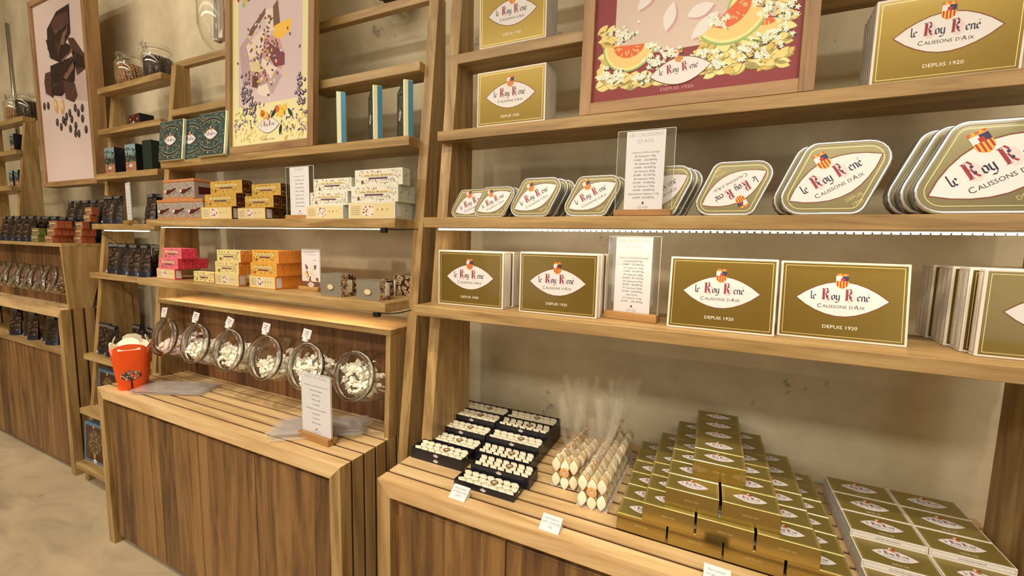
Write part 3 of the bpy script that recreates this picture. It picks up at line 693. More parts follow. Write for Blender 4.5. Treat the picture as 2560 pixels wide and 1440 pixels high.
m.add([(r_*math.cos(2*PI*i/n), r_*math.sin(2*PI*i/n), .0007) for r_ in (.0095, .0118) for i in range(n)], [(i, (i+1) % n, n+(i+1) % n, n+i) for i in range(n)], 'ink_dark')
m.add([(-.007, 0, .0012), (0, -.0035, .0012), (.007, 0, .0012), (0, .0035, .0012)], [(0, 1, 2, 3)], 'lens_white'); seal = m.mesh('round_seal')
TRG = 'black trays of white calissons'
def put_tray(x, y, lev, lab, vis, rot=0., tilt=0):
    parts = [('tray_body', tray, 'black tray'), ('front_emblem', tl)]
    t = thing('calisson_tray', lab, 'tray', (x, y, .8065+(lev-1)*(TT+.0006)), rot, TRG, parts)
    if vis:
        link('liner', liner, t)
        for j in range(3):
            for i in range(7):
                o = link('calisson', cal, t); o.location = (-TW/2+.0195+i*.0272+(0, .006, -.003)[j]*(.6 if tilt else 1)+R.uniform(-.0007, .0007), .0155+j*.0218, .0115); o.rotation_euler = (0, 0, (-.25 if tilt == 0 else -.5)+R.uniform(-.05, .05)); o.scale = (1, 1, 1) if tilt == 0 else (.97, 1, 1)
        o = link('round_seal', seal, t); o.location = (.018, TD*.52, TT+.0006); o['label'] = 'gold paper seal'
LX, RX = -.7935, -.5875
for side, base, seq in (('left', LX, [(1.121, 2), (1.203, 2), (1.278, 3), (1.354, 4), (1.430, 4)]), ('right', RX, [(1.048, 1), (1.124, 2), (1.203, 2), (1.280, 3), (1.356, 4), (1.432, 4)])):
    rn = ['front', 'second', 'third', 'fourth', 'fifth', 'sixth']
    for j, (y, lv) in enumerate(seq):
        row = rn[j] if j < len(seq)-1 else 'back'
        for k in range(1, lv+1):
            x = base+(.016 if side == 'right' and j == 0 else .03 if side == 'right' and j == 1 else 0)
            top = k == lv
            put_tray(x, y, k, 'black tray of white calissons, %s column, %s row, %s' % (side, row, 'on top' if top else ['lowest', 'second from below', 'third from below'][k-1]), top, tilt=1 if (side == 'right' and j in (1, 2, 4)) else 0)

# ---------------------------------------------------------------- cellophane bags
calb = calisson_mesh(.046, .027, .011)
calb.transform(Matrix.Rotation(PI/2, 4, 'Y') @ Matrix.Rotation(0, 4, 'X'))   # long axis to Z
calb.transform(Matrix.Rotation(PI, 4, 'Z'))
def bag_mesh(seed, hh, fan):
    r = random.Random(seed); m = MB(); n = 20; rings = []
    W, D = .044, .021
    for z, sx, sy in ((0, 1, 1), (.05, 1.02, 1.1), (.095, .95, 1.0), (.112, .6, .8), (.125, .13, .3), (.135, .2, .4), (.16, .42, .5), (.16+fan*.5, .62, .7), (.16+fan, .8, .9)):
        ring = []
        for i in range(n):
            a = 2*PI*i/n; ca, sa = math.cos(a), math.sin(a)
            x = W*sx*math.copysign(abs(ca)**.5, ca); y = D*sy*math.copysign(abs(sa)**.5, sa)
            if z > .11: f = 1+(.28 if i % 2 else -.28); x *= f; y *= f
            zz = z
            if z > .15: zz += r.uniform(-.016, .02)*(1 if z > .16 else .3); x += (z-.13)*.15*math.sin(seed)
            ring.append((x, y+D, zz*hh))
        rings.append(ring)
    vs = [p for g in rings for p in g]
    fs = [(j*n+i, j*n+(i+1) % n, (j+1)*n+(i+1) % n, (j+1)*n+i) for j in range(len(rings)-1) for i in range(n)] + [tuple(range(n))]
    m.add(vs, fs, 'cellophane', False); return m.mesh('cellophane_bag')
m = MB(); m.box(-.044, .044, -.002, .044, 0, .0015, 'white_card'); card = m.mesh('base_card')
A = Art(); A.ell(0, 0, .0145, .0145, 'seal_orange', 1, n=18); A.lens(0, -.001, .018, .008, 'lens_edge', 2); A.lens(0, -.001, .0165, .007, 'lens_white', 3); A.rect(-.0012, .0012, .002, .005, 'shield_red', 3)
A.text('le Roy René', 0, -.002, .0032, 'ink_blue', 4); seal2 = A.mesh('round_sticker')
def candy_bag(x, y, lab, seed, fan, back):
    t = thing('candy_bag', lab, 'candy bag', (x, y, .8065), R.uniform(-.06, .06), 'clear bags of calissons tied at the top', [('cellophane_bag', bag_mesh(seed, 1, fan)), ('base_card', card)])
    for lay in range(3):
        for j in range(2):
            for i in range(3):
                o = link('calisson', calb, t); o.location = (-.0275+i*.0275, .002+lay*.0125, .026+j*.048-(.006 if i == 1 else 0)); o.rotation_euler = (R.uniform(-.08, .08), R.uniform(-.12, .12), 0)
                o.rotation_euler[2] = PI/2
    if not back: o = link('round_sticker', seal2, t); o.location = (0, -.0115, .055); o['label'] = 'orange round sticker'
    m = MB(); m.ball((0, .021, .126), .007, 'seal_gold', 8, 5); link('gold_tie', m.mesh('gold_tie'), t)
lst = ['front', 'second', 'third', 'fourth', 'fifth', 'sixth', 'back']
for k in range(4): candy_bag(-.362+.006*k, 1.187+.049*k, 'clear bag of calissons in the left row, %s bag' % (lst[k] if k < 3 else 'back'), 3+k, .10+.012*k+(.03 if k == 2 else 0), k > 0)
for k in range(7): candy_bag(-.262+.002*k, 1.125+.056*k, 'clear bag of calissons in the row beside the gold pyramid, %s bag' % lst[k], 20+k, .09+.012*((k*3) % 4), k > 0)

# ---------------------------------------------------------------- small price cards on counter fronts
def price_card(x, y, lab, lines, w=.055, rot=-.03):
    A = Art(); A.M = Matrix.Rotation(-.95, 4, 'X')
    A.box(-w/2, w/2, 0, .0015, 0, .042, 'price_card'); A2 = Art(); A2.M = Matrix.Rotation(-.95, 4, 'X')
    for i, l in enumerate(lines): A2.text(l, 0, .031-i*.010, .0062, 'ink_dark', 1)
    m = MB(); m.prismx([(.002, 0), (.034, 0), (.036, .024)], -w/2, w/2, 'acrylic_edge')
    thing('price_card', lab, 'price card', (x, y, .8068), rot, 'price cards on the counter front', [('card', A.mesh('card')), ('printed_lines', A2.mesh('printed_lines')), ('holder', m.mesh('holder'))])
price_card(-.625, .984, 'small white price card in front of the black calisson trays', ['Boîte Calissons', '20 Calissons 150g', '12,90 €'])
price_card(-.338, .976, 'small white price card in front of the clear candy bags', ['Sachet Calissons', '6,90 € - 57,50 €/Kg', '120g'])
price_card(.056, .974, 'small white price card cut by the bottom edge below the pyramid', ['Étui Calissons', '10 Calissons 100g', '8,90 €'])

# ---------------------------------------------------------------- price signs with wooden foot
def sign(lab, loc, w, h, title, lines, rot=0, pw=None, bw=None, foot_h=.021, side_paper=False, pic=False, grp='upright price signs in wooden feet', th=.003):
    bw = bw or w*1.04; pw = pw or w
    m = MB(); m.box(-bw/2, bw/2, -.02, -.003, 0, foot_h, 'base_X', .001); m.box(-bw/2, bw/2, .003, .022, 0, foot_h, 'base_X', .001); m.box(-bw/2, bw/2, -.003, .003, 0, foot_h*.5, 'base_X'); foot = m.mesh('wooden_foot')
    m = MB(); m.box(-w/2, w/2, -th/2, th/2, foot_h*.5, foot_h*.5+h, 'acrylic'); pane = m.mesh('clear_pane')
    m = MB(); z1 = foot_h*.5+h
    for a, b, c, d in ((-w/2, w/2, z1, z1+.0012), (-w/2-.001, -w/2, foot_h, z1), (w/2, w/2+.001, foot_h, z1)): m.box(a, b, -th/2, th/2, c, d, 'acrylic_edge')
    rim = m.mesh('pane_edge')
    A = Art(); A.y0 = -th/2-.0005; z0 = foot_h*.5
    A.box(-pw/2, pw/2, -th/2-.0006, -th/2-.0001, z0+.002, z1-.002, 'price_card')
    A.y0 = -th/2-.0007
    z = z1-.012*(h/.25)-.006
    for i, l in enumerate(title): A.text(l, 0, z-i*.019*h/.25, .0155*h/.25, 'ink_lightgrey', 1, width=min(pw*.86, len(l)*.0095*h/.25))
    z -= .019*h/.25*len(title)+.008*h/.25
    if pic:
        for k in range(22):
            cx = R.uniform(-pw*.4, pw*.4); cz = z0+.02+R.uniform(0, h*.42)
            A.poly([(cx+R.uniform(.005, .016)*math.cos(a), cz+R.uniform(.006, .02)*math.sin(a)) for a in (0, 1.1, 2.2, 3.3, 4.4, 5.4)], R.choice(['p_nougat', 'p_brown', 'cream', 'tinbox_d', 'p_nougat']), 1+k % 5)
        A.rect(-pw/2, pw/2, z0+.002, z0+.03, 'p_brown', 6); A.text(lines[0], pw*.22, z-.004, .010*h/.25, 'ink_grey', 1)
        minilogo(A, 0, z0+.017, pw*.4, L=7)
    else:
        n = len(lines); step = (z-(z0+h*.15))/max(1, n)
        for i, l in enumerate(lines): A.text(l, 0, z-i*step-.004*h/.25, .0074*h/.25, 'ink_dark' if i else 'ink_grey', 1, width=min(pw*.8, len(l)*.0036*h/.25))
        for t in (.0,): A.lens(0, z0+.018*h/.25, pw*.28, pw*.13, 'ink_grey', 1); A.lens(0, z0+.018*h/.25, pw*.265, pw*.118, 'price_card', 2); A.text('le Roy René', 0, z0+.016*h/.25, .0052*h/.25, 'ink_dark', 3); A.ell(0, z0+.031*h/.25, .003, .0035, 'ink_dark', 3, n=6)
    thing('price_sign', lab, 'sign', loc, rot, grp, [('wooden_foot', foot), ('clear_pane', pane, 'clear acrylic pane', [('pane_edge', rim)]), ('printed_sheet', A.mesh('printed_sheet'), 'white printed sheet')])
cal_lines = ['Calissons Boîte Losange', '20 Calissons 130g', '15,90€ - 122,30€/Kg', '34 Calissons 220g', '19,90€ - 90,45€/Kg', '36 Calissons 400g', '35,90€ - 89,75€/Kg', '46 Calissons 475g', '35,90€ - 75,60€/Kg', '56 Calissons 775g', '49,90€ - 64,40€/Kg']
sign('tall clear price sign standing among the rhombus tins', (-.182, 1.2245, 1.632), .150, .222, ['LES CALISSONS', "D'AIX"], cal_lines + ['Assortiment Calissons 110g', '16,90€ - 65,00€/Kg'], 0, .102, .150, .017)
sign('clear price sign on the lit shelf between the gold cartons', (-.205, 1.268, Z4), .150, .232, ['LES CALISSONS', "D'AIX"], ['Calissons Tradition Boîte Rectangle', '8 Calissons 75g', '9,90€ - 132,00€/Kg', '12 Calissons 150g', '13,90€ - 92,65€/Kg', '24 Calissons 240g', '20,90€ - 87,10€/Kg', '36 Calissons 475g', '39,90€ - 84,00€/Kg', '77 Calissons 950g', '59,90€ - 63,05€/Kg', 'Sans Sucre', '24 Calissons 210g', '26,90€ - 128,10€/Kg'], -.13, .106, .155, .022)
sign('price sign in front of the plastic bags on the middle counter', (-1.282, 1.062, .807), .162, .238, ['VENTE AU POIDS'], ['Composez votre assortiment selon vos envies', 'Calissons et nougats', 'PRIX AU KILO', '7,50€ les 100g', 'Soit 75€/Kg', 'Demandez conseil à nos vendeuses', 'Nougat blanc', 'Nougat noir', 'Pâte de fruits'], -.05, .158, .166, .024)
sign('picture sign beside the grey wrapped nougat blocks', (-1.545, 1.272, 1.3285), .115, .168, ['LES NOUGATS', 'DE PROVENCE'], ['12€/Kg'], -.04, .113, .125, .017, pic=True)
sign('tall clear price sign among the nougat cartons of the middle unit', (-1.575, 1.252, 1.6295), .165, .208, ['NOUGATS'], ['Les Nougats de Provence', 'Nougat Blanc 100g', '6,90€ - 69,00€/Kg', 'Nougat Blanc 200g', '12,90€ - 64,50€/Kg', 'Nougat Noir 100g', '6,90€ - 69,00€/Kg', 'Nougat Tendre 200g', '14,90€ - 74,50€/Kg'], 0, .115, .14, .017)
sign('pale price sign between the dark pouches of the narrow unit', (-3.07, 1.305, 1.6105), .105, .225, ['CHOCOLATS'], ['Amandes au chocolat', '200g 9,90€', 'Noisettes', '200g 9,90€', 'Orangettes', '150g 11,90€', 'Pralines', '150g 8,90€'], -.22, .10, .14, .02)

# ---------------------------------------------------------------- nougat cartons with floral label
def nougat_box(w, d, h, base, side, seed, back=False, n_end=1):
    r = random.Random(seed); m = MB(); m.box(-w/2, w/2, 0, d, 0, h, base, .0008)
    body = m.mesh('carton')
    A = Art()
    if not back:
        for k in range(150):
            x = r.uniform(-w*.46, w*.46); z = r.uniform(h*.1, h*.92)
            if abs(x) < w*.3 and .45*h < z < .78*h: continue
            A.lens(x, z, r.uniform(.004, .009), r.uniform(.0016, .0034), r.choice(['print_g', 'print_d', 'print_g', 'p_green', 'print_v', 'cream', 'print_g', 'p_brown']), 1+k % 4, r.uniform(0, 3))
        A.rect(-w*.34, w*.34, h*.56, h*.72, 'cream', 6); A.text('du Roy René', 0, h*.59, h*.13, 'print_d', 7, width=w*.56)
        A.rect(-w*.2, w*.2, h*.40, h*.5, 'print_v', 6); A.ell(-w*.33, h*.24, h*.1, h*.13, 'p_brown', 6, n=10); A.ell(0, h*.83, h*.05, h*.07, 'shield_red', 6, n=8)
    else:
        A.rect(-w*.48, w*.48, h*.06, h*.94, 'cream', 1); A.rect(-w*.18, w*.06, h*.16, h*.84, 'p_nougat', 2)
        for k in range(14): A.ell(r.uniform(-w*.16, w*.04), r.uniform(h*.2, h*.8), h*.06, h*.045, r.choice(['p_brown', 'print_d', 'tinbox_d']), 3+k % 3, n=7)
        for k in range(5): A.rect(-w*.44, -w*.24, h*(.72-k*.12), h*(.75-k*.12), 'ink_grey', 2)
        for k in range(3): A.ell(w*(.14+.1*k), h*.55, h*.05, h*.07, r.choice(['p_brown', 'print_g']), 2, n=8)
    lab = A.mesh('front_label')
    E = MB(); x = w/2+.0004
    E.add([(x, .0005, .0005), (x, d-.0005, .0005), (x, d-.0005, h-.0005), (x, .0005, h-.0005)], [(0, 1, 2, 3)], side)
    if back: E.add([(x+.0003, d*.15, h*.12), (x+.0003, d*.85, h*.12), (x+.0003, d*.85, h*.88), (x+.0003, d*.15, h*.88)], [(0, 1, 2, 3)], 'price_card')
    else:
        for k in range(12):
            y = r.uniform(.1, .8)*d; z = r.uniform(.08, .85)*h; s_ = .0035
            E.add([(x+.0003, y, z), (x+.0003, y+s_, z+s_*.3), (x+.0003, y+s_*.8, z+s_*2), (x+.0003, y, z+s_*1.4)], [(0, 1, 2, 3)], r.choice([base, 'print_g' if side != 'pink_side' else 'pink']))
    return [('carton', body), ('front_label', lab), ('end_panel', E.mesh('end_panel'))]
def stacks(loc, w, d, h, base, side, rows, lab, grp, gap=.002, step=.012):
    """rows: list (bottom up) of (x offset, boxes deep, back?)"""
    a = nougat_box(w, d, h, base, side, hash(lab) % 97 if False else len(lab), False); b = nougat_box(w, d, h, base, side, len(lab)+3, True)
    tn = ['bottom', 'middle', 'top'] if len(rows) == 3 else ['bottom', 'top'] if len(rows) == 2 else ['only']
    for k, (dx, n, bk) in enumerate(rows):
        for j in range(n):
            nm = '%s, %s tier%s' % (lab, tn[k], ', front' if (j == 0 and n > 1) else (', %s behind the front' % ['', 'first', 'second', 'third', 'fourth', 'fifth', 'sixth'][j] if n > 1 else ''))
            thing('nougat_box', nm, 'box', (loc[0]+dx, loc[1]+k*.003+j*(d+gap), loc[2]+k*(h+.0006)), 0, grp, b if (bk and j == 0) else a)
NG = 'nougat cartons on the lit shelf'; Z = 1.3285
stacks((-2.50, 1.200, Z), .165, .034, .052, 'pink', 'pink_side', [(-.015, 1, True), (.01, 4, False), (.04, 2, False)], 'pink nougat carton at the left end', NG)
stacks((-2.235, 1.225, Z), .165, .034, .048, 'lemon', 'orange_side', [(0, 1, False)], 'pale lemon nougat carton lying beside the pink ones', NG)
stacks((-2.00, 1.192, Z), .172, .036, .053, 'lemon', 'orange_side', [(0, 1, True), (.0, 2, False), (.012, 2, False)], 'pale yellow nougat carton in the middle stack', NG)
stacks((-1.765, 1.200, Z), .172, .036, .055, 'orange', 'orange_side', [(0, 4, True), (.008, 4, False), (.018, 3, False)], 'orange nougat carton in the stack left of picture sign', NG)
NG2 = 'nougat cartons on the shelf above the light strip'; Z = 1.6295
stacks((-2.115, 1.228, Z), .235, .045, .058, 'amber', 'brown_side', [(0, 1, True), (.03, 1, False), (.072, 1, False)], 'large amber nougat carton stack beside the floral tins', NG2)
stacks((-1.86, 1.228, Z), .19, .036, .050, 'amber', 'brown_side', [(0, 4, True), (.05, 3, False), (.095, 2, False)], 'smaller amber nougat carton beside the tall price sign', NG2)
stacks((-1.41, 1.228, Z), .205, .042, .052, 'whitebox', 'mint_side', [(0, 2, True), (.022, 3, False), (.04, 3, False)], 'white nougat carton right of the tall price sign', NG2)
stacks((-1.165, 1.228, Z), .228, .042, .060, 'whitebox', 'mint_side', [(0, 3, True), (.012, 3, False), (.03, 1, False)], 'large white nougat carton at the right end', NG2)

# floral square tins (copper lids)
def floral_tin(seed):
    r = random.Random(seed); w, d, h = .13, .105, .10; m = MB(); m.box(-w/2, w/2, 0, d, 0, h-.014, 'tinbox', .003); b = m.mesh('tin_body')
    m = MB(); m.box(-w/2-.0015, w/2+.0015, -.0015, d+.0015, h-.016, h, 'copper', .003); lid = m.mesh('lid')
    A = Art()
    for k in range(240):
        A.lens(r.uniform(-w*.47, w*.47), r.uniform(.006, h-.02), r.uniform(.005, .012), r.uniform(.002, .004), r.choice(['tinbox_d', 'tan_print', 'sky', 'copper', 'print_d', 'sky', 'tinbox', 'print_g']), 1+k % 6, r.uniform(0, 3))
    A.poly([(-.05, .03), (-.02, .028), (.045, .052), (.05, .06), (.01, .05), (-.03, .048)], 'dkred', 8); A.ell(-.045, .042, .008, .008, 'whitebox', 9, n=8); A.rect(-w/2, w/2, 0, .010, 'copper', 8)
    E = MB(); x = w/2+.0005; E.add([(x, d*.2, h*.25), (x, d*.85, h*.25), (x, d*.85, h*.62), (x, d*.2, h*.62)], [(0, 1, 2, 3)], 'dkred')
    return [('tin_body', b), ('lid', lid, 'copper coloured lid'), ('front_print', A.mesh('front_print')), ('side_plaque', E.mesh('side_plaque'))]
ft_ = floral_tin(5)
for x, y, z, nm in ((-2.565, 1.235, 0, 'bottom left floral tin with copper lid'), (-2.432, 1.235, 0, 'bottom middle floral tin with copper lid'), (-2.298, 1.235, 0, 'bottom right floral tin with copper lid, beside amber cartons'),
                    (-2.515, 1.245, 1, 'upper left floral tin with copper lid'), (-2.38, 1.245, 1, 'upper right floral tin with copper lid and dark side plaque')):
    thing('floral_tin', nm, 'tin', (x, y, 1.6295+z*.1008), 0, 'floral tins in the middle unit', ft_)

# ---------------------------------------------------------------- wrapped nougat blocks
def lumpy(w, d, h, seed, topn=False):
    r = random.Random(seed); m = MB(); n = 6; N = n+1
    def P(x, y, z): return (x*w-w/2+r.uniform(-.0015, .0015), y*d+r.uniform(-.0015, .0015), z*h+(r.uniform(-.002, .002) if 0 < z else 0))
    grid = {}
    def V(i, j, k):
        if (i, j, k) not in grid: grid[i, j, k] = P(i/n, j/n, k/n)
        return grid[i, j, k]
    def face(fn, mat):
        vs = []; fs = []
        for a in range(N):
            for b in range(N): vs.append(V(*fn(a, b)))
        for a in range(n):
            for b in range(n): fs.append((a*N+b, (a+1)*N+b, (a+1)*N+b+1, a*N+b+1))
        m.add(vs, fs, mat, True)
    face(lambda a, b: (a, 0, b), 'nougat_nut' if topn else 'nougat_wrap'); face(lambda a, b: (b, n, a), 'nougat_wrap'); face(lambda a, b: (0, b, a), 'nougat_nut'); face(lambda a, b: (n, a, b), 'nougat_nut')
    face(lambda a, b: (a, b, n), 'nougat_nut' if topn else 'nougat_wrap'); face(lambda a, b: (b, a, 0), 'nougat_wrap')
    return m.mesh('nougat_block')
A = Art(); A.ell(0, 0, .017, .0115, 'tan_print', 1, n=16); A.ell(0, 0, .014, .009, 'cream', 2, n=16); A.lens(0, 0, .018, .007, 'lens_white', 3); A.text('le Roy René', 0, -.001, .0034, 'ink_red', 4); ol = A.mesh('oval_label')
m = MB(); m.add([(0, .0, .0), (.002, .02, .004), (.004, .022, .05), (.003, .0, .055), (.012, -.008, .01), (.013, -.006, .045)], [(0, 1, 2, 3), (0, 4, 5, 3)], 'nougat_tab'); tab = m.mesh('paper_tab')
for x, y, w, d, h, nm, s_ in ((-1.335, 1.186, .112, .075, .086, 'tall grey wrapped nougat block beside the picture sign', 1), (-1.145, 1.186, .108, .075, .07, 'lower grey wrapped nougat block near the shelf end', 2),
        (-1.225, 1.30, .10, .06, .055, 'nut nougat block lying behind between the two grey ones', 3), (-1.105, 1.345, .11, .085, .082, 'dark nut nougat block at the back right corner of the shelf', 4), (-1.21, 1.375, .09, .06, .058, 'nut nougat block at the back beside the corner one', 5)):
    t = thing('nougat_block', nm, 'nougat', (x, y, 1.3285), .05*(s_ % 3-1), 'wrapped nougat blocks', [('block', lumpy(w, d, h, s_, s_ > 2))])
    if s_ < 3:
        o = link('oval_label', ol, t); o.location = (0, -.003, h*.42); o = link('paper_tab', tab, t); o.location = (w/2, .03, .012)
    elif s_ == 4: o = link('paper_tab', tab, t); o.location = (-w/2+.01, -.012, .012)

# ---------------------------------------------------------------- stand-up pouches
def pouch(seed, w=.118, h=.165, d=.05, fill='pouch_nut', top='pouch_black'):
    r = random.Random(seed); m = MB(); nx, nz = 8, 12
    def prof(u, t, sgn):
        x = (u-.5)*w*(1-.05*math.sin(PI*t))
        bulge = (math.sin(PI*u)**.6)*(1-t**1.8)*d/2
        if t > .86: bulge *= .1
        return (x, sgn*(bulge+.0008)+d/2+(t-.5)*.012, t*h+.002*math.sin(7*u+seed)*(t > .9))
    for sgn in (-1, 1):
        vs = []
        for j in range(nz+1):
            for i in range(nx+1):
                p = prof(i/nx, j/nz, sgn); vs.append((p[0], p[1]+r.uniform(-.0012, .0012)*(0 < i < nx), p[2]))
        for j in range(nz):
            t = (j+.5)/nz; mat = 'pouch_blue' if t < .16 or (.80 < t < .87) else (top if t > .8 else fill)
            if sgn > 0: mat = top
            fs = [(j*(nx+1)+i, j*(nx+1)+i+1, (j+1)*(nx+1)+i+1, (j+1)*(nx+1)+i)[::(1 if sgn < 0 else -1)] for i in range(nx)]
            m.add(vs, fs, mat, True)
    for i in (0,):
        vs = []; 
        for j in range(nz+1):
            for sgn in (-1, 1):
                for i2 in (0, nx): vs.append(prof(i2/nx, j/nz, sgn))
        m.add(vs, [(4*j, 4*j+2, 4*j+6, 4*j+4) for j in range(nz)] + [(4*j+1, 4*j+5, 4*j+7, 4*j+3) for j in range(nz)], top)
    body = m.mesh('pouch_body')
    A = Art(); A.y0 = .0; minilogo(A, 0, 0, .036, L=1); lg = A.mesh('front_emblem')
    m = MB(); yy = d/2-.004
    m.add([(-w*.36, yy, h*.89), (w*.3, yy, h*.89), (w*.3, yy+.001, h*.975), (-w*.36, yy+.001, h*.975)], [(0, 1, 2, 3)], 'pouch_grey'); st = m.mesh('top_sticker')
    return [('pouch_body', body), ('front_emblem', lg, {'loc': (-w*.18, d*.02-.002, h*.075), 'rot': (-.12, 0, 0)}), ('top_sticker', st)]
pA, pB, pC = pouch(1), pouch(2, fill='choc_nut'), pouch(3, fill='pouch_nut', top='pouch_black')
PG = 'dark snack pouches in the narrow unit'
def pouches(lst_, s=1., grp=PG):
    for i, (x, y, z, rz, nm) in enumerate(lst_):
        o = thing('snack_pouch', nm, 'pouch', (x, y, z), rz, grp, (pA, pB, pC)[i % 3]); o.scale = (s, s, s)
pouches([(-3.345, 1.30, 1.611, .1, 'leftmost dark pouch left of the pale sign'), (-3.245, 1.30, 1.611, -.05, 'dark pouch just left of the pale sign'), (-2.905, 1.31, 1.611, -.1, 'dark pouch right of the pale sign, nearest it'), (-2.84, 1.335, 1.611, .05, 'dark pouch at the right end behind the pale sign')], 1.03)
pouches([(-3.29, 1.285, 1.313, .12, 'front left nut pouch on the lit narrow shelf'), (-3.165, 1.275, 1.313, .0, 'second nut pouch on the lit narrow shelf'), (-3.02, 1.265, 1.313, -.05, 'third nut pouch on the lit narrow shelf'), (-2.905, 1.265, 1.313, -.1, 'fourth nut pouch on the lit narrow shelf, near the pink cartons'),
         (-3.24, 1.345, 1.313, .1, 'nut pouch behind the first pair on the lit narrow shelf'), (-3.08, 1.34, 1.313, .0, 'nut pouch behind the middle of the lit narrow shelf'), (-2.93, 1.335, 1.313, 0, 'nut pouch behind the right of the lit narrow shelf')], 1.1)
pouches([(-3.385, 1.245, .811, .1, 'left small pouch on the shelf behind the orange cups'), (-3.27, 1.235, .811, 0, 'second pouch on the shelf behind the orange cups'), (-3.18, 1.32, .811, 0, 'rear pouch on the shelf behind the orange cups'), (-2.98, 1.30, .811, -.1, 'right pouch peeking above the orange cups')], 1.12)
# far left pouches on the rack top
FG = 'dark pouches on top of the far left rack'
k = 0; L_ = []
for row, (n, x0, dx, y, rn) in enumerate(((5, -4.60, .115, 1.20, 'front'), (6, -4.62, .12, 1.27, 'second'), (6, -4.60, .125, 1.34, 'third'))):
    for i in range(n): L_.append((x0+i*dx, y, 1.487, R.uniform(-.1, .1), 'dark pouch on the far left rack, %s row, %s from the left' % (rn, ['first', 'second', 'third', 'fourth', 'fifth', 'sixth'][i])))
pouches(L_, 1.05, FG)
m = MB(); m.box(0, .62, 0, .06, 0, .13, 'dark_green', .002); bx = m.mesh('carton')
thing('carton', 'dark carton propping the raised rear pouches on the far left rack', 'box', (-4.20, 1.33+.07, 1.487), 0, None, [('body', bx)])
L_ = [(-4.13+i*.115, 1.395, 1.618, R.uniform(-.05, .05), 'raised dark pouch in the back row below the chocolate poster, %s from the left' % ['first', 'second', 'third', 'fourth', 'fifth'][i]) for i in range(5)]
pouches(L_, .95, FG)
L_ = [(-4.55+i*.15, 1.19+.03*(i % 2), .809, R.uniform(-.15, .15), 'dark pouch inside the far left counter niche, %s from the left' % ['first', 'second', 'third', 'fourth', 'fifth', 'sixth'][i]) for i in range(6)]
pouches(L_, 1.15, 'dark pouches in the far left niche')
# green and rust nougat cartons on far left rack
stacks((-3.98, 1.20, 1.487), .105, .034, .045, 'olive', 'leafgreen', [(-.06, 1, False), (-.05, 1, False)], 'olive green carton at the left of the rust carton stack', 'cartons on the far left rack')
stacks((-3.80, 1.20, 1.487), .11, .034, .045, 'rust_l', 'rust', [(-.03, 3, False), (0.0, 3, False), (.03, 2, False)], 'rust coloured carton on the far left rack', 'cartons on the far left rack')
stacks((-3.70, 1.29, 1.487), .10, .034, .045, 'rust_l', 'rust', [(.0, 2, False), (.01, 2, False), (.02, 1, False)], 'rust coloured carton behind, near the rack end', 'cartons on the far left rack')
stacks((-3.66, 1.33, 1.625), .09, .034, .045, 'rust_l', 'rust', [(.0, 1, False), (.02, 1, False)], 'topmost rust coloured carton of the far left pile', 'cartons on the far left rack')

# ---------------------------------------------------------------- boxes on the narrow unit's upper shelves
def picture_box(w, d, h, kind):
    m = MB(); m.box(-w/2, w/2, 0, d, 0, h, 'black_card', .0008); b = m.mesh('carton'); A = Art(); r = random.Random(4)
    A.rect(-w/2+.001, w/2-.001, .001, h-.001, 'print_d' if kind == 'tree' else 'dkred', 1)
    if kind == 'tree':
        A.rect(-w/2+.001, w/2-.001, h*.6, h-.001, 'sky', 2)
        for k in range(50): A.ell(r.uniform(-w*.45, w*.45), r.uniform(h*.35, h*.85), .005, .007, r.choice(['teal', 'dark_green', 'teal_l']), 3+k % 4, n=6)
        A.rect(-w/2+.001, w/2-.001, 0.001, h*.36, 'rust_l', 3)
        for k in range(14): A.ell(r.uniform(-w*.45, w*.45), r.uniform(h*.02, h*.3), .006, .004, r.choice(['brown_card', 'rust', 'tan_print']), 4+k % 3, n=6)
        minilogo(A, 0, h*.22, w*.4, L=8)
    else:
        for k in range(26): A.ell(r.uniform(-w*.45, w*.45), r.uniform(h*.1, h*.9), .006, .006, r.choice(['rust_l', 'dkred', 'brown_card', 'whitebox']), 2+k % 4, n=7)
    return [('carton', b), ('front_picture', A.mesh('front_picture'))]
pb = picture_box(.115, .12, .155, 'tree')
BG = 'dark picture cartons in the narrow unit'
thing('picture_carton', 'leftmost dark picture carton with tree print in narrow unit', 'box', (-3.325, 1.335, 1.9125), 0, BG, pb)
thing('picture_carton', 'second dark picture carton with tree print in narrow unit', 'box', (-3.075, 1.33, 1.9125), 0, BG, pb)
m = MB(); m.box(-.045, .045, 0, .11, 0, .165, 'dark_green', .0008)
thing('dark_carton', 'dark green carton next to the green floral tins', 'box', (-2.91, 1.335, 1.9125), 0, BG, [('body', m.mesh('body'))])
thing('picture_carton', 'small dark red carton on the upper shelf of narrow unit', 'box', (-3.10, 1.37, 2.1855), -.1, None, picture_box(.15, .07, .06, 'red'))
pb2 = picture_box(.07, .08, .125, 'tree')
for x, z, nm in ((-4.86, 1.886, 'small picture carton on the lowest upper shelf at far left edge'), (-4.76, 1.886, 'small picture carton beside it nearest the shelf end at far left'), (-4.78, 2.151, 'thin pale carton on the middle far left shelf')):
    thing('picture_carton', nm, 'box', (x, 1.35, z), 0, 'small cartons on the far left shelves', pb2)
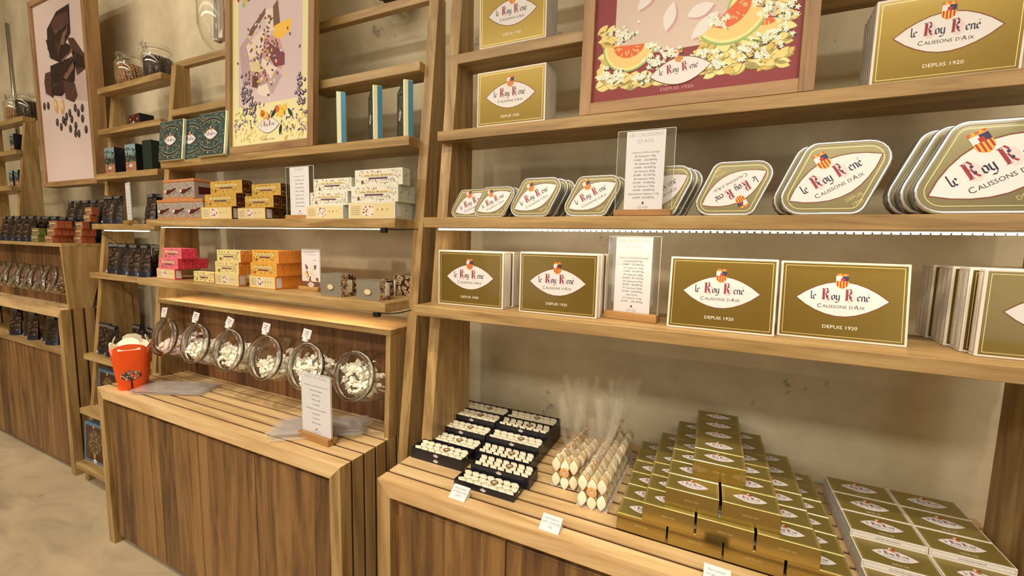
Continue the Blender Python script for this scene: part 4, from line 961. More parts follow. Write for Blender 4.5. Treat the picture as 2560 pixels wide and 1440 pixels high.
# blue edged tree boxes low in the narrow unit
def tree_box(w=.235, h=.245, d=.03):
    m = MB(); m.box(-w/2, w/2, 0, d, 0, h, 'blue_frame', .001); b = m.mesh('carton'); A = Art(); r = random.Random(8)
    A.rect(-w/2+.017, w/2-.017, .017, h-.017, 'brown_card', 1)
    for k in range(220):
        a = r.uniform(0, 2*PI); q = .074*math.sqrt(r.random()); A.lens(.005+q*math.cos(a), h*.53+q*math.sin(a), .010, .003, 'tan_print', 2+k % 4, r.uniform(0, 3), n=4)
    A.rect(-.004, .012, .03, h*.25, 'tan_print', 2); A.lens(.01, .014, .05, .026, 'lens_white', 7); A.text('le Roy René', .01, .0115, .008, 'ink_dark', 8); A.ell(-.01, h-.022, .009, .009, 'tan_print', 3, n=10)
    return [('carton', b, 'blue edged carton'), ('tree_print', A.mesh('tree_print'), 'brown panel with tan round tree')]
tb = tree_box()
thing('tree_box', 'blue edged brown box with tree print, upper one behind the counter', 'box', (-3.275, 1.215, .4775), (-.06, 0, 0), 'blue edged tree boxes', tb)
thing('tree_box', 'blue edged brown box with tree print on the lowest shelf', 'box', (-3.365, 1.165, .1405), (-.06, 0, .03), 'blue edged tree boxes', tb)

# ---------------------------------------------------------------- green floral tins and teal tins on the middle unit
def green_tin(w, h, d=.03):
    m = MB(); m.box(-w/2, w/2, 0, d, 0, h, 'cream_side', .003); b = m.mesh('tin_body')
    A = Art(); r = random.Random(12); A.rect(-w/2+.003, w/2-.003, .003, h-.003, 'tin_green', 1)
    for k in range(330):
        A.lens(r.uniform(-w*.46, w*.46), r.uniform(.01, h-.01), r.uniform(.006, .014), .004, r.choice(['teal', 'teal_l', 'teal_l', 'p_almond', 'dark_green', 'teal_l', 'sky', 'rust', 'print_g']), 2+k % 5, r.uniform(0, 3), n=5)
    for sg in (1, -1):
        p = [(w*.36*math.sin(t), h/2+sg*(h*.26+.02*math.cos(t*1.3))) for t in (-1.2, -.7, -.2, .2, .7, 1.2)]; A.stroke(p, .015, 'cream', 8); A.stroke(p, .012, 'p_dark', 9)
    A.M = Matrix.Identity(4); minilogo(A, 0, h/2, w*.5, L=10)
    out = [('tin_body', b), ('front_print', A.mesh('front_print'), 'green floral print with white emblem')]
    for x in (w/2, -w/2):
        m = MB(); m.box(x-.0006, x+.0006, d*.48, d, .003, h-.003, 'teal_side'); out.append(('side_band', m.mesh('side_band'), 'teal side band'))
    return out
gt = green_tin(.215, .205)
GG = 'green floral tins beside the nougat poster'
for x, y, rz, nm in ((-2.555, 1.268, 0, 'leftmost green floral tin leaning by the nougat poster'), (-2.425, 1.290, 0, 'middle green floral tin partly hidden behind its right neighbour'), (-2.20, 1.262, 0, 'right green floral tin cut off by the poster frame')):
    thing('green_floral_tin', nm, 'tin', (x, y, 1.9335), (-.10, 0, 0), GG, gt)
for x, y, rz, nm in ((-1.447, 1.335, -.80, 'teal edged tin standing sideways nearest the nougat poster'), (-1.250, 1.335, -.71, 'middle teal edged tin standing sideways'), (-1.098, 1.335, -.735, 'right teal edged tin standing sideways near the upright')):
    thing('teal_edged_tin', nm, 'tin', (x-.09*math.cos(rz), y-.09*math.sin(rz), 1.9335), (0, 0, rz), 'teal edged tins right of the nougat poster', green_tin(.18, .225, .036))

# ---------------------------------------------------------------- framed posters
def poster(lab, x0, x1, y, z, art, bg, lean=.197, H=1.2, dep=.024):
    w = x1-x0; T = .034
    t = thing('framed_poster', lab, 'poster', ((x0+x1)/2, y, z), (-lean, 0, 0), 'large framed posters')
    for nm, b in (('frame_bar', (-w/2, -w/2+T, 0, H)), ('frame_bar', (w/2-T, w/2, 0, H)), ('frame_bar', (-w/2+T, w/2-T, 0, T)), ('frame_bar', (-w/2+T, w/2-T, H-T, H))):
        m = MB(); m.box(b[0], b[1], -.004, dep, b[2], b[3], 'frame_Z' if b[3]-b[2] > .5 else 'frame_X', .001); link('frame_bar', m.mesh('frame_bar'), t)
    m = MB(); m.box(-w/2+T, w/2-T, .010, .014, T, H-T, bg); link('poster_board', m.mesh('poster_board'), t)
    A = Art(.00005); A.y0 = .0099; art(A, w-2*T, T); link('poster_print', A.mesh('poster_print'), t)
def clipped(A, x, z, rx, rz, W): return abs(x)+rx < W/2 and z-rz > .035
def art_red(A, W, T):
    r = random.Random(5); S = W/1955
    def P(x, y):      # from picture units: x across, y up from the panel foot
        b = 1045-.112*(x-160); return ((x-160)*S-W/2, T+(b-y)*S*.9)
    def E(x, y, rx, ry, mat, L, rot=0, **k): u, v = P(x, y); A.ell(u, v, rx*S, ry*S*.95, mat, L, rot, **k)
    # central pale panel
    q = [P(385, 380), P(1900, 260)]; A.poly([(q[0][0], q[0][1]-.03), (q[1][0], q[0][1]-.03), (q[1][0], 1.1), (q[0][0], 1.1)], 'p_beige', 1)
    for x, y, w_, h_, ro in ((940, 70, 290, 120, 1.35), (1230, 30, 260, 130, .3), (1280, 200, 330, 130, .75), (700, -160, 280, 120, .9), (1100, -220, 280, 120, .2), (1400, -330, 280, 120, 1.2)):
        u, v = P(x, y); A.lens(u+.006, v-.006, w_*S, h_*S, 'p_rose', 2, ro); A.lens(u, v, w_*S, h_*S, 'lens_white', 3, ro)
    def melon(x, y, rr, ro, L):
        u, v = P(x, y); a0, a1 = PI, 2*PI
        A.ell(u, v, rr*S*1.06, rr*S*1.06, 'p_green', L, ro, n=24, a0=a0, a1=a1); A.ell(u, v, rr*S*.99, rr*S*.99, 'p_pale', L+1, ro, n=24, a0=a0, a1=a1)
        A.ell(u, v, rr*S*.9, rr*S*.9, 'p_melon', L+2, ro, n=24, a0=a0, a1=a1); A.ell(u, v, rr*S*.62, rr*S*.5, 'p_orange', L+3, ro, n=20, a0=a0, a1=a1)
        for k in range(16):
            a = r.uniform(PI*1.08, PI*1.92); q = r.uniform(.25, .5)*rr*S; x_, z_ = q*math.cos(a)*1.2, q*math.sin(a); A.lens(u+x_*math.cos(ro)-z_*math.sin(ro), v+x_*math.sin(ro)+z_*math.cos(ro), .014, .003, 'p_melon', L+4, a+ro, n=4)
    for k in range(260):
        side = r.random()
        if side < .38: x, y = r.uniform(190, 1150), r.uniform(700, 860)
        elif side < .8: x, y = r.uniform(1250, 2020), r.uniform(330, 740)
        elif side < .9: x, y = r.uniform(200, 420), r.uniform(150, 640)
        else: x, y = r.uniform(1900, 2060), r.uniform(-250, 380)
        if y > 900-(x-160)*.13: continue
        u, v = P(x, y); ro = r.uniform(-.5, .9)
        if abs(u) > W/2-.022: continue
        A.lens(u+.001, v-.001, 150*S, 74*S, 'print_g', 5+k % 6, ro, n=6); A.lens(u, v, 142*S, 66*S, r.choice(['p_almond', 'p_almond2', 'p_almond2', 'p_pale']), 6+k % 6, ro, n=6)
    melon(540, 360, 262, -.05, 14); melon(1790, 60, 300, -.95, 13); melon(1500, 40, 330, .75, 18)
    def spray(x, y, n, sp):
        for k in range(n):
            px, py = x+r.gauss(0, sp), y+r.gauss(0, sp*.7); u, v = P(px, py)
            if abs(u) > W/2-.012: continue
            if k % 3 == 0: A.stroke([P(x, y+sp*.8), (u, v)], .0016, 'p_stem', 24)
            s_ = r.uniform(.0035, .0055)
            for j in range(5): a = j*2*PI/5+k; A.lens(u+s_*.8*math.cos(a), v+s_*.8*math.sin(a), s_*1.5, s_*.8, 'p_flower', 25+(k+j) % 3, a, n=3)
            if k % 2: A.lens(u+.006, v-.004, .012, .004, r.choice(['p_green', 'p_stem', 'p_almond']), 24, k, n=3)
    for x, y, n, sp in ((480, 230, 34, 70), (300, 700, 22, 60), (420, 720, 20, 60), (700, 760, 18, 60), (800, 560, 22, 60), (950, 480, 22, 60), (1330, 520, 18, 60), (1400, 620, 16, 50), (1700, 520, 26, 80), (1850, 380, 26, 80), (1950, 120, 26, 80), (1400, 150, 20, 60), (1800, 20, 18, 60), (760, 380, 10, 40)): spray(x, y, n, sp)
    u, v = P(1070, 678); logo(A, u, v, 590*S, .10, L=30, sub=False)
    u, v = P(1050, 885); A.text('DEPUIS 1920', u, v, .0125, 'p_rose', 2, width=.085)
poster('framed poster with red border, melons and almonds leaning on right shelf', -.392, .199, 1.290, 1.937, art_red, 'p_red', lean=.035)
def art_nougat(A, W, T):
    r = random.Random(9)
    def P(x, y):
        b = 1325-.1*(x-55); return ((x-55)/670*W-W/2, T+(b-y)/1824)
    A.rect(-W/2+.045, W/2-.05, T+.18, 1.14, 'p_lilac', 1)
    A.poly([P(120, 500), P(190, 420), P(330, 560), P(500, 760), P(420, 900), P(150, 800)], 'p_lilac2', 2)
    for pts, mat, L in (([(190, 400), (235, 420), (355, 260), (355, 215)], 'p_brown', 3), ([(355, 235), (420, 225), (425, 400), (365, 415)], 'p_nougat', 4), ([(415, 225), (460, 170), (480, 350), (425, 400)], 'p_brown', 3),
            ([(185, 490), (350, 370), (360, 560), (215, 610)], 'p_nougat', 4), ([(350, 400), (480, 480), (520, 620), (490, 720), (330, 570)], 'p_rose', 5), ([(430, 370), (570, 330), (570, 420), (480, 480), (420, 440)], 'p_lemon', 5),
            ([(205, 640), (290, 625), (320, 700), (400, 760), (380, 810), (250, 840), (200, 720)], 'p_rose', 6), ([(210, 630), (300, 620), (320, 720), (230, 700)], 'cream', 7), ([(320, 600), (460, 700), (400, 760), (330, 680)], 'p_nougat', 7),
            ([(320, 760), (350, 750), (400, 890), (350, 915), (280, 880)], 'p_nougat', 6), ([(240, 740), (300, 690), (290, 840), (240, 830)], 'p_brown', 6), ([(370, 480), (520, 590), (520, 680), (440, 690), (365, 560)], 'p_plum', 6)):
        A.poly([P(*p) for p in pts], mat, L+2)
    for k in range(150):
        u, v = P(r.gauss(360, 80), r.gauss(570, 130)); A.ell(u, v, .005, .009, r.choice(['p_plum', 'p_brown', 'p_nougat', 'print_d', 'p_lemon', 'whitebox']), 10+k % 4, r.uniform(0, 3), n=6)
    for cx, cy, n, sx, sy in ((170, 850, 26, 22, 55), (235, 960, 36, 30, 60), (645, 880, 26, 22, 60), (655, 960, 12, 20, 40)):
        for k in range(n):
            u, v = P(r.gauss(cx, sx), r.gauss(cy, sy)); 
            if abs(u) < W/2-.008: A.ell(u, v, .0085, .0085, 'p_berry', 14+k % 4, n=9); A.ell(u-.002, v+.002, .004, .004, 'p_lilac', 18, n=6)
    for k in range(230):
        x, y = r.uniform(75, 700), r.gauss(1140, 75)
        if abs(x-385) < 105 and abs(y-1145) < 75: continue
        u, v = P(x, y)
        if abs(u) > W/2-.01 or v < T+.01: continue
        c = r.choice(['p_violet', 'p_violet', 'p_almond', 'p_green', 'p_stem', 'p_almond2', 'p_rose']) if y < 1190 else r.choice(['p_almond', 'p_almond2', 'p_pale', 'p_almond'])
        A.lens(u, v, .018, .007, c, 20+k % 6, r.uniform(0, 3), n=4)
    for x, y, c, rr in ((335, 1050, 'p_orange', .016), (350, 1060, 'p_lemon', .018), (460, 1020, 'p_orange', .016), (490, 1045, 'p_lemon', .022), (520, 1010, 'p_lemon', .016)): u, v = P(x, y); A.ell(u, v, rr, rr, c, 27, n=12)
    for x, y, ro in ((570, 1050, -.9), (490, 1180, 1.4), (430, 1050, .8)): u, v = P(x, y); A.lens(u, v, .05, .018, 'dark_green', 28, ro)
    for x, y in ((165, 130), (210, 100), (120, 80), (470, 40), (520, 60), (560, 20)):
        for k in range(7): u, v = P(x+r.gauss(0, 22), y+r.gauss(0, 30)); A.ell(u, v, .009, .012, r.choice(['shield_red', 'p_green', 'p_almond', 'p_flower']), 6+k % 4, r.uniform(0, 3), n=7)
    u, v = P(240, 40); A.ell(u-.01, v, .10, .028, 'shield_blue', 12, .15); A.text('Nougat', u-.01, v-.01, .036, 'p_pale', 13); u, v = P(380, 35); A.ell(u, v, .075, .022, 'ink_red', 14, .12); A.text('COLLECTION', u, v-.006, .018, 'p_pale', 15)
    u, v = P(385, 1145); logo(A, u, v, .145, .0, L=30, sub=False); u, v = P(385, 1262); A.text('DEPUIS 1920', u, v, .010, 'ink_dark', 3, width=.085)
poster('framed poster of nougat pieces with pale yellow border', -2.122, -1.535, 1.290, 1.935, art_nougat, 'p_border', lean=.045)
def art_choc(A, W, T):
    r = random.Random(3)
    def P(x, y):
        xl = 305+y*.093; return ((x-xl)/470*W-W/2, T+(1800-y)/1690)
    A.rect(-W/2, W/2, T, T+.45, 'c_paper', 1); A.poly([P(420, 560), P(560, 520), P(830, 700), P(840, 980), P(640, 900), P(430, 800)], 'c_paper2', 2)
    for pts, mat, L in (([(440, 100), (530, -40), (650, -60), (670, 240), (590, 370), (450, 320)], 'c_dark', 3), ([(480, 60), (530, 0), (640, 10), (650, 130), (520, 190)], 'c_mid', 4),
            ([(430, 205), (560, 250), (690, 380), (600, 520), (480, 420)], 'c_dark', 5), ([(640, 270), (700, 300), (820, 540), (815, 650), (740, 690), (680, 420)], 'c_mid', 6), ([(680, 400), (790, 520), (810, 640), (720, 600)], 'c_dark', 7),
            ([(480, 500), (690, 480), (720, 560), (720, 740), (600, 860), (500, 820)], 'c_dark', 7), ([(430, 560), (500, 560), (520, 860), (440, 780), (420, 650)], 'c_mid', 6), ([(610, 700), (720, 760), (750, 900), (720, 960), (640, 900)], 'c_mid', 8), ([(610, 660), (700, 540), (710, 600), (640, 700)], 'c_hi', 9),
            ([(570, 310), (600, 200), (640, 180), (610, 330)], 'c_hi', 9), ([(590, 480), (690, 400), (690, 430), (600, 500)], 'c_hi', 9)):
        A.poly([P(*p) for p in pts], mat, L)
    for k in range(60):
        x, y = r.choice([(560, 150), (560, 330), (700, 520), (600, 640), (690, 830), (560, 720)]); x += r.gauss(0, 45); y += r.gauss(0, 50)
        u, v = P(x, y); A.lens(u, v, r.uniform(.02, .07), r.uniform(.003, .010), r.choice(['c_hi', 'c_dark', 'c_mid', 'c_mid']), 9+k % 3, r.uniform(.4, 1.5), n=4)
    for x, y in ((425, 920), (465, 925), (730, 1020), (795, 1040), (760, 1080), (800, 1150), (700, 1130), (640, 1150), (600, 1190), (740, 1210), (770, 1300), (835, 1270), (680, 1060), (740, 1290), (690, 1230), (650, 1090), (560, 1130), (620, 1120)):
        u, v = P(x, y); A.ell(u, v, .022, .027, 'c_bean', 10, n=14); A.ell(u-.005, v+.008, .007, .008, 'c_hi', 11, n=8)
    for x, y, ro in ((545, 950, .25), (610, 980, -.2)): u, v = P(x, y); A.ell(u, v, .028, .05, 'c_almond', 12, ro); A.ell(u-.006, v+.01, .012, .026, 'p_almond2', 13, ro)
poster('tall framed poster of chocolate blocks and beans at far left', -4.38, -3.60, 1.376, 1.872, art_choc, 'c_paper', lean=.0, H=1.25, dep=.07)

# ---------------------------------------------------------------- candy jars in the rack
def jar_mesh():
    m = MB(); Rb, L = .098, .20
    out = [(.084, .0), (.092, .003), (.094, .010), (.090, .016), (.083, .022), (.083, .034), (.090, .048), (.098, .075), (.1, .11), (.098, .15), (.09, .185), (.07, .205), (.03, .21), (.0005, .21)]
    inn = [(.0005, .205), (.03, .205), (.067, .2), (.086, .182), (.094, .15), (.096, .11), (.094, .075), (.086, .05), (.079, .036), (.079, .02), (.080, .006), (.084, .0)]
    m.lathe(out[5:]+inn[:-2], 'glass', 40); return m.mesh('glass_body')
def rim_mesh():
    m = MB(); n = 10
    m.lathe([(.086+.0065*math.cos(2*PI*i/n), .010+.009*math.sin(2*PI*i/n)) for i in range(n+1)], 'glass_solid', 44)
    return m.mesh('glass_rim')
rm = rim_mesh()
jm = jar_mesh()
m = MB(); m.lathe([(.0885, .0225), (.0885, .031), (.0865, .033), (.0865, .021), (.0885, .0225)], 'metal_pipe', 36); ringm = m.mesh('neck_ring')
def twist():
    m = MB(); m.box(-.013, .013, -.009, .009, -.007, .007, 'wrap_white', .002)
    for s_ in (-1, 1):
        m.add([(s_*.013, -.003, 0), (s_*.013, .003, 0), (s_*.026, .009, .004), (s_*.026, -.009, -.004)], [(0, 1, 2, 3)], 'wrap_white')
    return m.mesh('wrapped_sweet')
tw = twist(); tws = []
for c in ('wrap_white', 'wrap_pink'):
    q = tw.copy(); q.materials.clear(); q.materials.append(MATS[c]); tws.append(q)
m = MB(); m.box(-.022, .022, -.0008, .0008, 0, .036, 'price_card'); tagm = m.mesh('tag_card')
A = Art(); A.y0 = -.0009; A.text('Nougat', 0, .024, .008, 'ink_dark', 3); A.text('tendre', 0, .015, .008, 'ink_dark', 3); A.text('100g', 0, .006, .007, 'ink_grey', 3)
tagp = A.mesh('tag_lettering')
m = MB(); m.box(-.012, .012, -.004, .004, -.012, .002, 'acrylic_edge'); clipm = m.mesh('clip')
JX = [-2.425, -2.165, -1.915, -1.668, -1.425, -1.168]; JN = ['leftmost', 'second from left', 'third from left', 'third from right', 'second from right', 'rightmost']
for i, x in enumerate(JX):
    tilt = math.radians(14); Rm = Matrix.Translation((x, 1.118, 1.052)) @ Matrix.Rotation(-tilt, 4, 'X') @ Matrix.Rotation(-PI/2, 4, 'X')
    e = Rm.to_euler()
    t = thing('candy_jar', '%s of the six round glass candy jars in the oak rack' % JN[i], 'jar', Rm.translation[:], tuple(e), 'glass candy jars in the oak rack', [('glass_body', jm), ('glass_rim', rm, 'thick rounded mouth rim'), ('neck_ring', ringm)])
    rr = random.Random(40+i); fill = (.42, .55, .6, .42, .66, .78)[i]; pts = []
    for q in range(2600):
        if len(pts) >= 64: break
        lx, ly, lz = rr.uniform(-.08, .08), rr.uniform(-.08, .08), .03+.16*(q/2600) if q < 1300 else rr.uniform(.03, .19)
        if lx*lx+ly*ly > .078**2*(1 if lz > .06 else .8): continue
        p = Rm @ Vector((lx, ly, lz))
        if p.z > 1.052-.1+fill*.17+(lz-.1)*.25: continue
        if any((p-o).length < .0215 for o in pts): continue
        pts.append(p)
    for p in pts:
        thing('wrapped_sweet', 'small wrapped nougat piece inside the %s glass candy jar' % JN[i], 'sweet', tuple(p), (rr.uniform(-1, 1), rr.uniform(-1, 1), rr.uniform(0, 3)), 'wrapped nougat pieces in the %s jar' % JN[i], mesh=tws[1 if i == 0 else 0])
    if i < 5:
        o = thing('jar_tag', 'white paper tag clipped on top of the %s candy jar' % JN[i], 'tag', (x+.004, 1.112+.024, 1.160), (-.25, (-.1, .12, .3, .08, .1)[i], 0), 'paper tags on the candy jars', [('tag_card', tagm), ('tag_lettering', tagp), ('clip', clipm)])

# ---------------------------------------------------------------- clip jars on upper shelves
def clip_jar(s=1.):
    m = MB(); w_, h = .078*s, .19*s
    prof = [(.0005, .0), (w_*.85, .0), (w_, .012), (w_, h*.66), (w_*.86, h*.76), (w_*.8, h*.8), (w_*.86, h*.82), (w_*.84, h*.86), (w_*.88, h*.88), (w_*.88, h*.9)]
    inn = [(w_*.80, h*.9), (w_*.76, h*.8), (w_*.8, h*.75), (w_*.94, h*.65), (w_*.94, .016), (w_*.8, .006), (.0005, .006)]
    m.lathe(prof+inn, 'glass', 28); a = m.mesh('glass_body')
    m = MB(); m.lathe([(.0005, h*.905), (w_*.86, h*.905), (w_*.9, h*.92), (w_*.88, h*.95), (w_*.5, h*.98), (.0005, h*.985)], 'glass', 28); b = m.mesh('glass_lid')
    m = MB(); m.tube([(w_*.86*math.cos(q), w_*.86*math.sin(q), h*.83) for q in [i*PI/10 for i in range(21)]], .0014, 'metal_pipe', 6); m.tube([(w_*.0, -w_*.88, h*.83), (0, -w_*1.05, h*.7), (0, -w_*.98, h*.93)], .0014, 'metal_pipe', 6); c = m.mesh('wire_clip')
    return [('glass_body', a), ('glass_lid', b), ('wire_clip', c)], w_, h
def fill_jar(x, y, z, s, mat, frac, nm, name, r0=.0075):
    w_, h = .078*s, .19*s; rr = random.Random(int(x*100)); m = MB(); zz = .014
    while zz < h*frac:
        for ring in (.25, .6, .88):
            n = max(3, int(2*PI*w_*ring*.9/(r0*2.1)))
            for i in range(n): a = 2*PI*i/n+zz*90; m.ball((w_*ring*.9*math.cos(a), w_*ring*.9*math.sin(a), zz+rr.uniform(-.002, .002)), r0*rr.uniform(.85, 1.1), mat, 6, 4, (1, 1, .8))
        zz += r0*1.5
    o = thing(name, nm, 'nuts', (x, y, z), mesh=m.mesh(name)); o['kind'] = 'stuff'
cj, _, _ = clip_jar(1.)
for x, y, z, nm, mat, fr, fn in ((-3.235, 1.435, 2.434, 'glass clip jar of hazelnuts on the narrow unit', 'hazel', .62, 'hazelnuts'), (-2.945, 1.435, 2.434, 'glass clip jar of dark beans on the narrow unit', 'cocoa', .64, 'cocoa_beans')):
    thing('clip_jar', nm, 'jar', (x, y, z), .4, 'glass clip jars on the upper shelves', cj)
    fill_jar(x, y, z, 1., mat, fr, 'brown nuts filling the clip jar' if mat == 'hazel' else 'dark beans filling the clip jar', fn)
cj2, _, _ = clip_jar(1.05)
for x, nm, mat, fr in ((-4.78, 'glass clip jar of dark beans on the far left shelf', 'cocoa', .66), (-4.97, 'glass clip jar at the left picture edge on the far left shelf', 'hazel', .5)):
    thing('clip_jar', nm, 'jar', (x, 1.46, 2.401), .4, 'glass clip jars on the upper shelves', cj2)
    fill_jar(x, 1.46, 2.401, 1.05, mat, fr, 'dark beans in the far left clip jar' if mat == 'cocoa' else 'brown nuts in the jar at the left picture edge', 'cocoa_beans' if mat == 'cocoa' else 'hazelnuts')
# tall jar with sticks, behind nougat poster
m = MB(); m.lathe([(.0005, 0), (.03, 0), (.075, .05), (.095, .12), (.095, .42), (.09, .42), (.09, .12), (.07, .055), (.03, .006), (.0005, .006)], 'glass', 30); a = m.mesh('glass_body')
m = MB(); m.lathe([(.0005, -.02), (.05, -.02), (.055, -.012), (.02, 0), (.0005, 0)], 'glass', 24); b = m.mesh('glass_foot')
thing('tall_glass_jar', 'tall glass jar cut by top edge left of nougat poster', 'jar', (-2.44, 1.475, 2.521), 0, None, [('glass_body', a), ('glass_foot', b)])
rr = random.Random(2)
for k in range(12):
    a_ = rr.uniform(0, 6.28); q = rr.uniform(.0, .035); m = MB(); m.box(-.011, .011, -.004, .004, 0, .25, rr.choice(['p_nougat', 'whitebox', 'c_almond']), .001)
    thing('nougat_stick', 'pale nougat stick standing in the tall glass jar', 'sweet', (-2.44+q*math.cos(a_), 1.475+q*math.sin(a_), 2.585), (rr.uniform(-.16, .16), rr.uniform(-.16, .16), rr.uniform(0, 3)), 'nougat sticks in the tall glass jar', mesh=m.mesh('nougat_stick'))
m = MB(); m.lathe([(.0005, -.018), (.06, -.018), (.065, -.01), (.02, .004), (.02, .012), (.08, .03), (.115, .09), (.12, .16), (.115, .16), (.11, .09), (.075, .036), (.0005, .02)], 'glass', 30); a = m.mesh('glass_body')
t = thing('glass_bowl', 'dark filled glass bowl cut by top edge on the middle unit', 'bowl', (-1.30, 1.52, 2.52), 0, None, [('glass_body', a)])
m = MB()
rr = random.Random(6)
for k in range(90):
    a_ = rr.uniform(0, 6.28); z_ = rr.uniform(.05, .12); q = rr.uniform(0, .09)*(z_/.12)**.5; m.ball((q*math.cos(a_), q*math.sin(a_), z_), .014, 'cocoa', 6, 4)
o = thing('chocolates', 'dark chocolates heaped in the glass bowl', 'chocolates', (-1.30, 1.52, 2.52), mesh=m.mesh('chocolates')); o['kind'] = 'stuff'

# far left rack: the same round jars with dark sweets
for k in range(6):
    nm = ['rightmost', 'second from right', 'third from right', 'fourth from right', 'fifth from right', 'leftmost'][k]
    Rm = Matrix.Translation((-3.765-k*.2, 1.150, 1.265)) @ Matrix.Rotation(-math.radians(14), 4, 'X') @ Matrix.Rotation(-PI/2, 4, 'X')
    t = thing('candy_jar', '%s glass jar of dark sweets in the far left rack' % nm, 'jar', Rm.translation[:], tuple(Rm.to_euler()), 'glass candy jars in the far left rack', [('glass_body', jm), ('glass_rim', rm, 'thick rounded mouth rim'), ('neck_ring', ringm)])
    t.scale = (.93, .93, .93); m = MB(); rr = random.Random(k)
    for q in range(130):
        x_, y_ = rr.uniform(-.075, .075), rr.uniform(.035, .16); z_ = -.074+rr.uniform(0, .09)*(.3+y_/.16*.7)
        if x_*x_+z_*z_ < .0064: m.ball((x_, y_, z_-.25*y_), .0085, rr.choice(['cocoa', 'cocoa', 'hazel', 'pouch_grey']), 6, 4)
    o = thing('chocolates', 'dark sweets lying inside the %s far left jar' % nm, 'chocolates', (-3.765-k*.2, 1.15, 1.265), mesh=m.mesh('chocolates')); o['kind'] = 'stuff'

# ---------------------------------------------------------------- orange paper cups (nested) and plastic bag piles
def cup(h0, h1, inner=False):
    m = MB(); n = 48; prof = [(0, .060), (.10, .072), (.16, .080)]; vs = []
    def rad(a, base):
        c, s_ = math.cos(a), math.sin(a); return base/((abs(c)**3.2+abs(s_)**3.2)**(1/3.2))*.94
    def crest(a):
        q = (a/(PI/2)) % 1; return .024*abs(math.sin(q*PI))**.6 if True else 0
    zs = [h0, h0+.06, h0+.12, h0+.165]
    for side, off in ((0, 0), (1, -.0015)):
        for j, z in enumerate(zs):
            for i in range(n):
                a = 2*PI*i/n+PI/4*0; b = .058+(z-0)*.13+off; zz = z
                if j == 3: zz = z-.01+crest(a+PI/4)*.9
                r_ = rad(a, b); vs.append((r_*math.cos(a), r_*math.sin(a), zz))
    k = 4*n; fo = [(j*n+i, j*n+(i+1) % n, (j+1)*n+(i+1) % n, (j+1)*n+i) for j in range(3) for i in range(n)]
    m.add(vs, fo, 'cup_orange', True); m.add(vs, [tuple(v+k for v in f)[::-1] for f in fo], 'cup_white', True)
    m.add(vs, [(3*n+i, 3*n+(i+1) % n, k+3*n+(i+1) % n, k+3*n+i) for i in range(n)], 'cup_white')
    m.add([v for v in vs[:n]], [tuple(range(n-1, -1, -1))], 'cup_orange')
    return m.mesh('cup_wall')
A = Art(); rr = random.Random(1)
for k in range(190):
    a_ = rr.uniform(0, 6.28); q = math.sqrt(rr.random()); x_, z_ = .037*q*math.cos(a_), .022*q*math.sin(a_)+.064
    A.lens(x_, z_, .0062, .0026, 'tree_dark' if k % 2 else 'whitebox', 2+k % 4, rr.uniform(0, 3), n=4)
A.ell(0, .064, .036, .020, 'tree_dark', 1, n=20); A.rect(-.0035, .0035, .006, .046, 'tree_dark', 2)
for i_, (x_, y_, z_) in enumerate(A.v):
    aa = (.058+.13*max(0, z_))*.94; A.v[i_] = (x_, -aa*max(.05, 1-(abs(x_)/aa)**3.2)**(1/3.2)+y_-.0006, z_)
tp = A.mesh('tree_print')
cups = [cup(0, 0)]
CX_, CY_ = -2.535, 1.045
for k in range(6):
    p = [('cup_wall', cup(0, 0) if k == 0 else cups[0])]
    nm = ['lowest orange paper cup of the nested stack, printed with a tree', 'second orange paper cup from below in the nested stack', 'third orange paper cup from below in the nested stack', 'fourth orange paper cup from below in the nested stack', 'fifth orange paper cup from below in the nested stack', 'topmost orange paper cup with white flaps in the nested stack'][k]
    t = thing('paper_cup', nm, 'cup', (CX_, CY_, .8065+k*.0058), 1.08, 'nested orange paper cups', p); t.scale = (1.02, 1.02, 1.12)
    if k == 0:
        me = tp; o = link('tree_print', me, t); o.location = (0, 0, 0); o['label'] = 'dark tree with white leaves'
    if k == 5:
        for a in (0, 1, 2, 3):
            m = MB(); c, s_ = math.cos(a*PI/2), math.sin(a*PI/2); q = [(.075, -.04, .15), (.075, .04, .15), (.060, .034, .188), (.055, .016, .20), (.055, -.016, .20), (.060, -.034, .188)]
            q = [(x*c-y*s_, x*s_+y*c, z) for x, y, z in q]; q2 = [(x*.97, y*.97, z) for x, y, z in q]
            m.add(q+q2, [(0, 1, 2, 3, 4, 5), (11, 10, 9, 8, 7, 6)] + [(i, (i+1) % 6, (i+1) % 6+6, i+6) for i in range(6)], 'cup_white')
            link('folding_flap', m.mesh('folding_flap'), t)['label'] = 'white folding flap'
def sheet(w, d, seed):
    r = random.Random(seed); m = MB(); nx, ny = 10, 5; vs = []
    for j in range(ny+1):
        for i in range(nx+1): vs.append((i/nx*w-w/2, j/ny*d-d/2, .0012*math.sin(i*1.7+seed)+r.uniform(0, .0012)))
    m.add(vs, [(j*(nx+1)+i, j*(nx+1)+i+1, (j+1)*(nx+1)+i+1, (j+1)*(nx+1)+i) for j in range(ny) for i in range(nx)], 'bag_film', False)
    vs2 = [v for v in vs[:nx+1]] + [(v[0], v[1]+.012, v[2]+.001) for v in vs[:nx+1]]
    m.add(vs2, [(i, i+1, nx+2+i, nx+1+i) for i in range(nx)], 'bag_film'); return m.mesh('plastic_bag')
on = ['lowest', 'second', 'third', 'fourth', 'fifth', 'topmost']
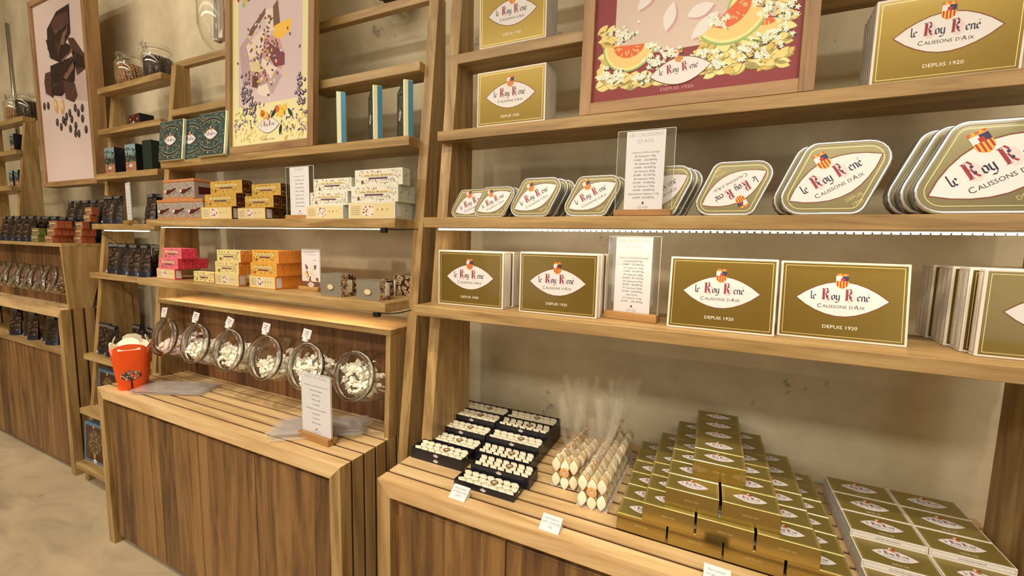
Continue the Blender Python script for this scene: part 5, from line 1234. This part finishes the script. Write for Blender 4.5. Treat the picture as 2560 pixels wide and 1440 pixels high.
for k in range(6):
    thing('plastic_bag', '%s clear plastic bag of the flat pile beside the orange cups' % on[k], 'plastic bag', (-2.30+.008*math.sin(k*2), 1.115+.004*math.cos(k*3), .8085+k*.0034), .42+.05*math.sin(k*1.7), 'flat clear plastic bags beside the cups', mesh=sheet(.33, .15, k))
for k in range(6):
    thing('plastic_bag', '%s clear plastic bag of the fanned pile behind the price sign' % on[k], 'plastic bag', (-1.345+.012*math.sin(k*2), 1.135+.01*math.cos(k*3), .8085+k*.0034), .55+.16*math.sin(k*1.3), 'fanned clear plastic bags behind the price sign', mesh=sheet(.34, .15, 30+k))

# ---------------------------------------------------------------- cables, connectors, pipe
m = MB(); m.box(-.012, .012, -.008, .01, -.018, 0, 'black_plastic', .002); cn = m.mesh('plug')
m = MB(); m.tube([(0, 0, -.004), (.04, .02, -.006), (.07, .05, -.003), (.075, .10, .0)], .0022, 'black_plastic', 6); cb = m.mesh('lead')
thing('light_connector', 'black connector at the end of the upper light strip of middle unit', 'connector', (-1.085, 1.207, 1.5945), 0, 'black light strip connectors', [('plug', cn), ('lead', cb)])
thing('light_connector', 'black connector under the end of the lower lit shelf of middle unit', 'connector', (-1.075, 1.155, 1.2935), 0, 'black light strip connectors', [('plug', cn), ('lead', cb)])
m = MB(); m.tube([(-3.455, 1.30, 1.565), (-3.45, 1.36, 1.52), (-3.44, 1.43, 1.46)], .002, 'cable', 6); m.tube([(-3.452, 1.29, 1.27), (-3.44, 1.38, 1.24), (-3.43, 1.44, 1.15), (-3.43, 1.445, .82)], .002, 'cable', 6)
me = m.mesh('power_cable'); me.transform(Matrix.Translation((3.45, -1.3, -1.27)))
thing('power_cable', 'thin brown cable running down inside the narrow unit', 'cable', (-3.45, 1.3, 1.27), mesh=me)
m = MB(); m.tube([(0, 0, 0), (0, 0, 1.0)], .012, 'metal_pipe', 12); p1 = m.mesh('tube'); m = MB(); m.tube([(0, 0, .25), (0, 0, .28)], .017, 'black_plastic', 12); m.tube([(0, 0, .27), (-.25, .02, .30)], .006, 'black_plastic', 6); p2 = m.mesh('clamp')
thing('metal_pole', 'slim metal pole rising beside the wall at far left edge', 'pole', (-5.14, 1.49, 2.18), 0, None, [('tube', p1), ('clamp', p2)])
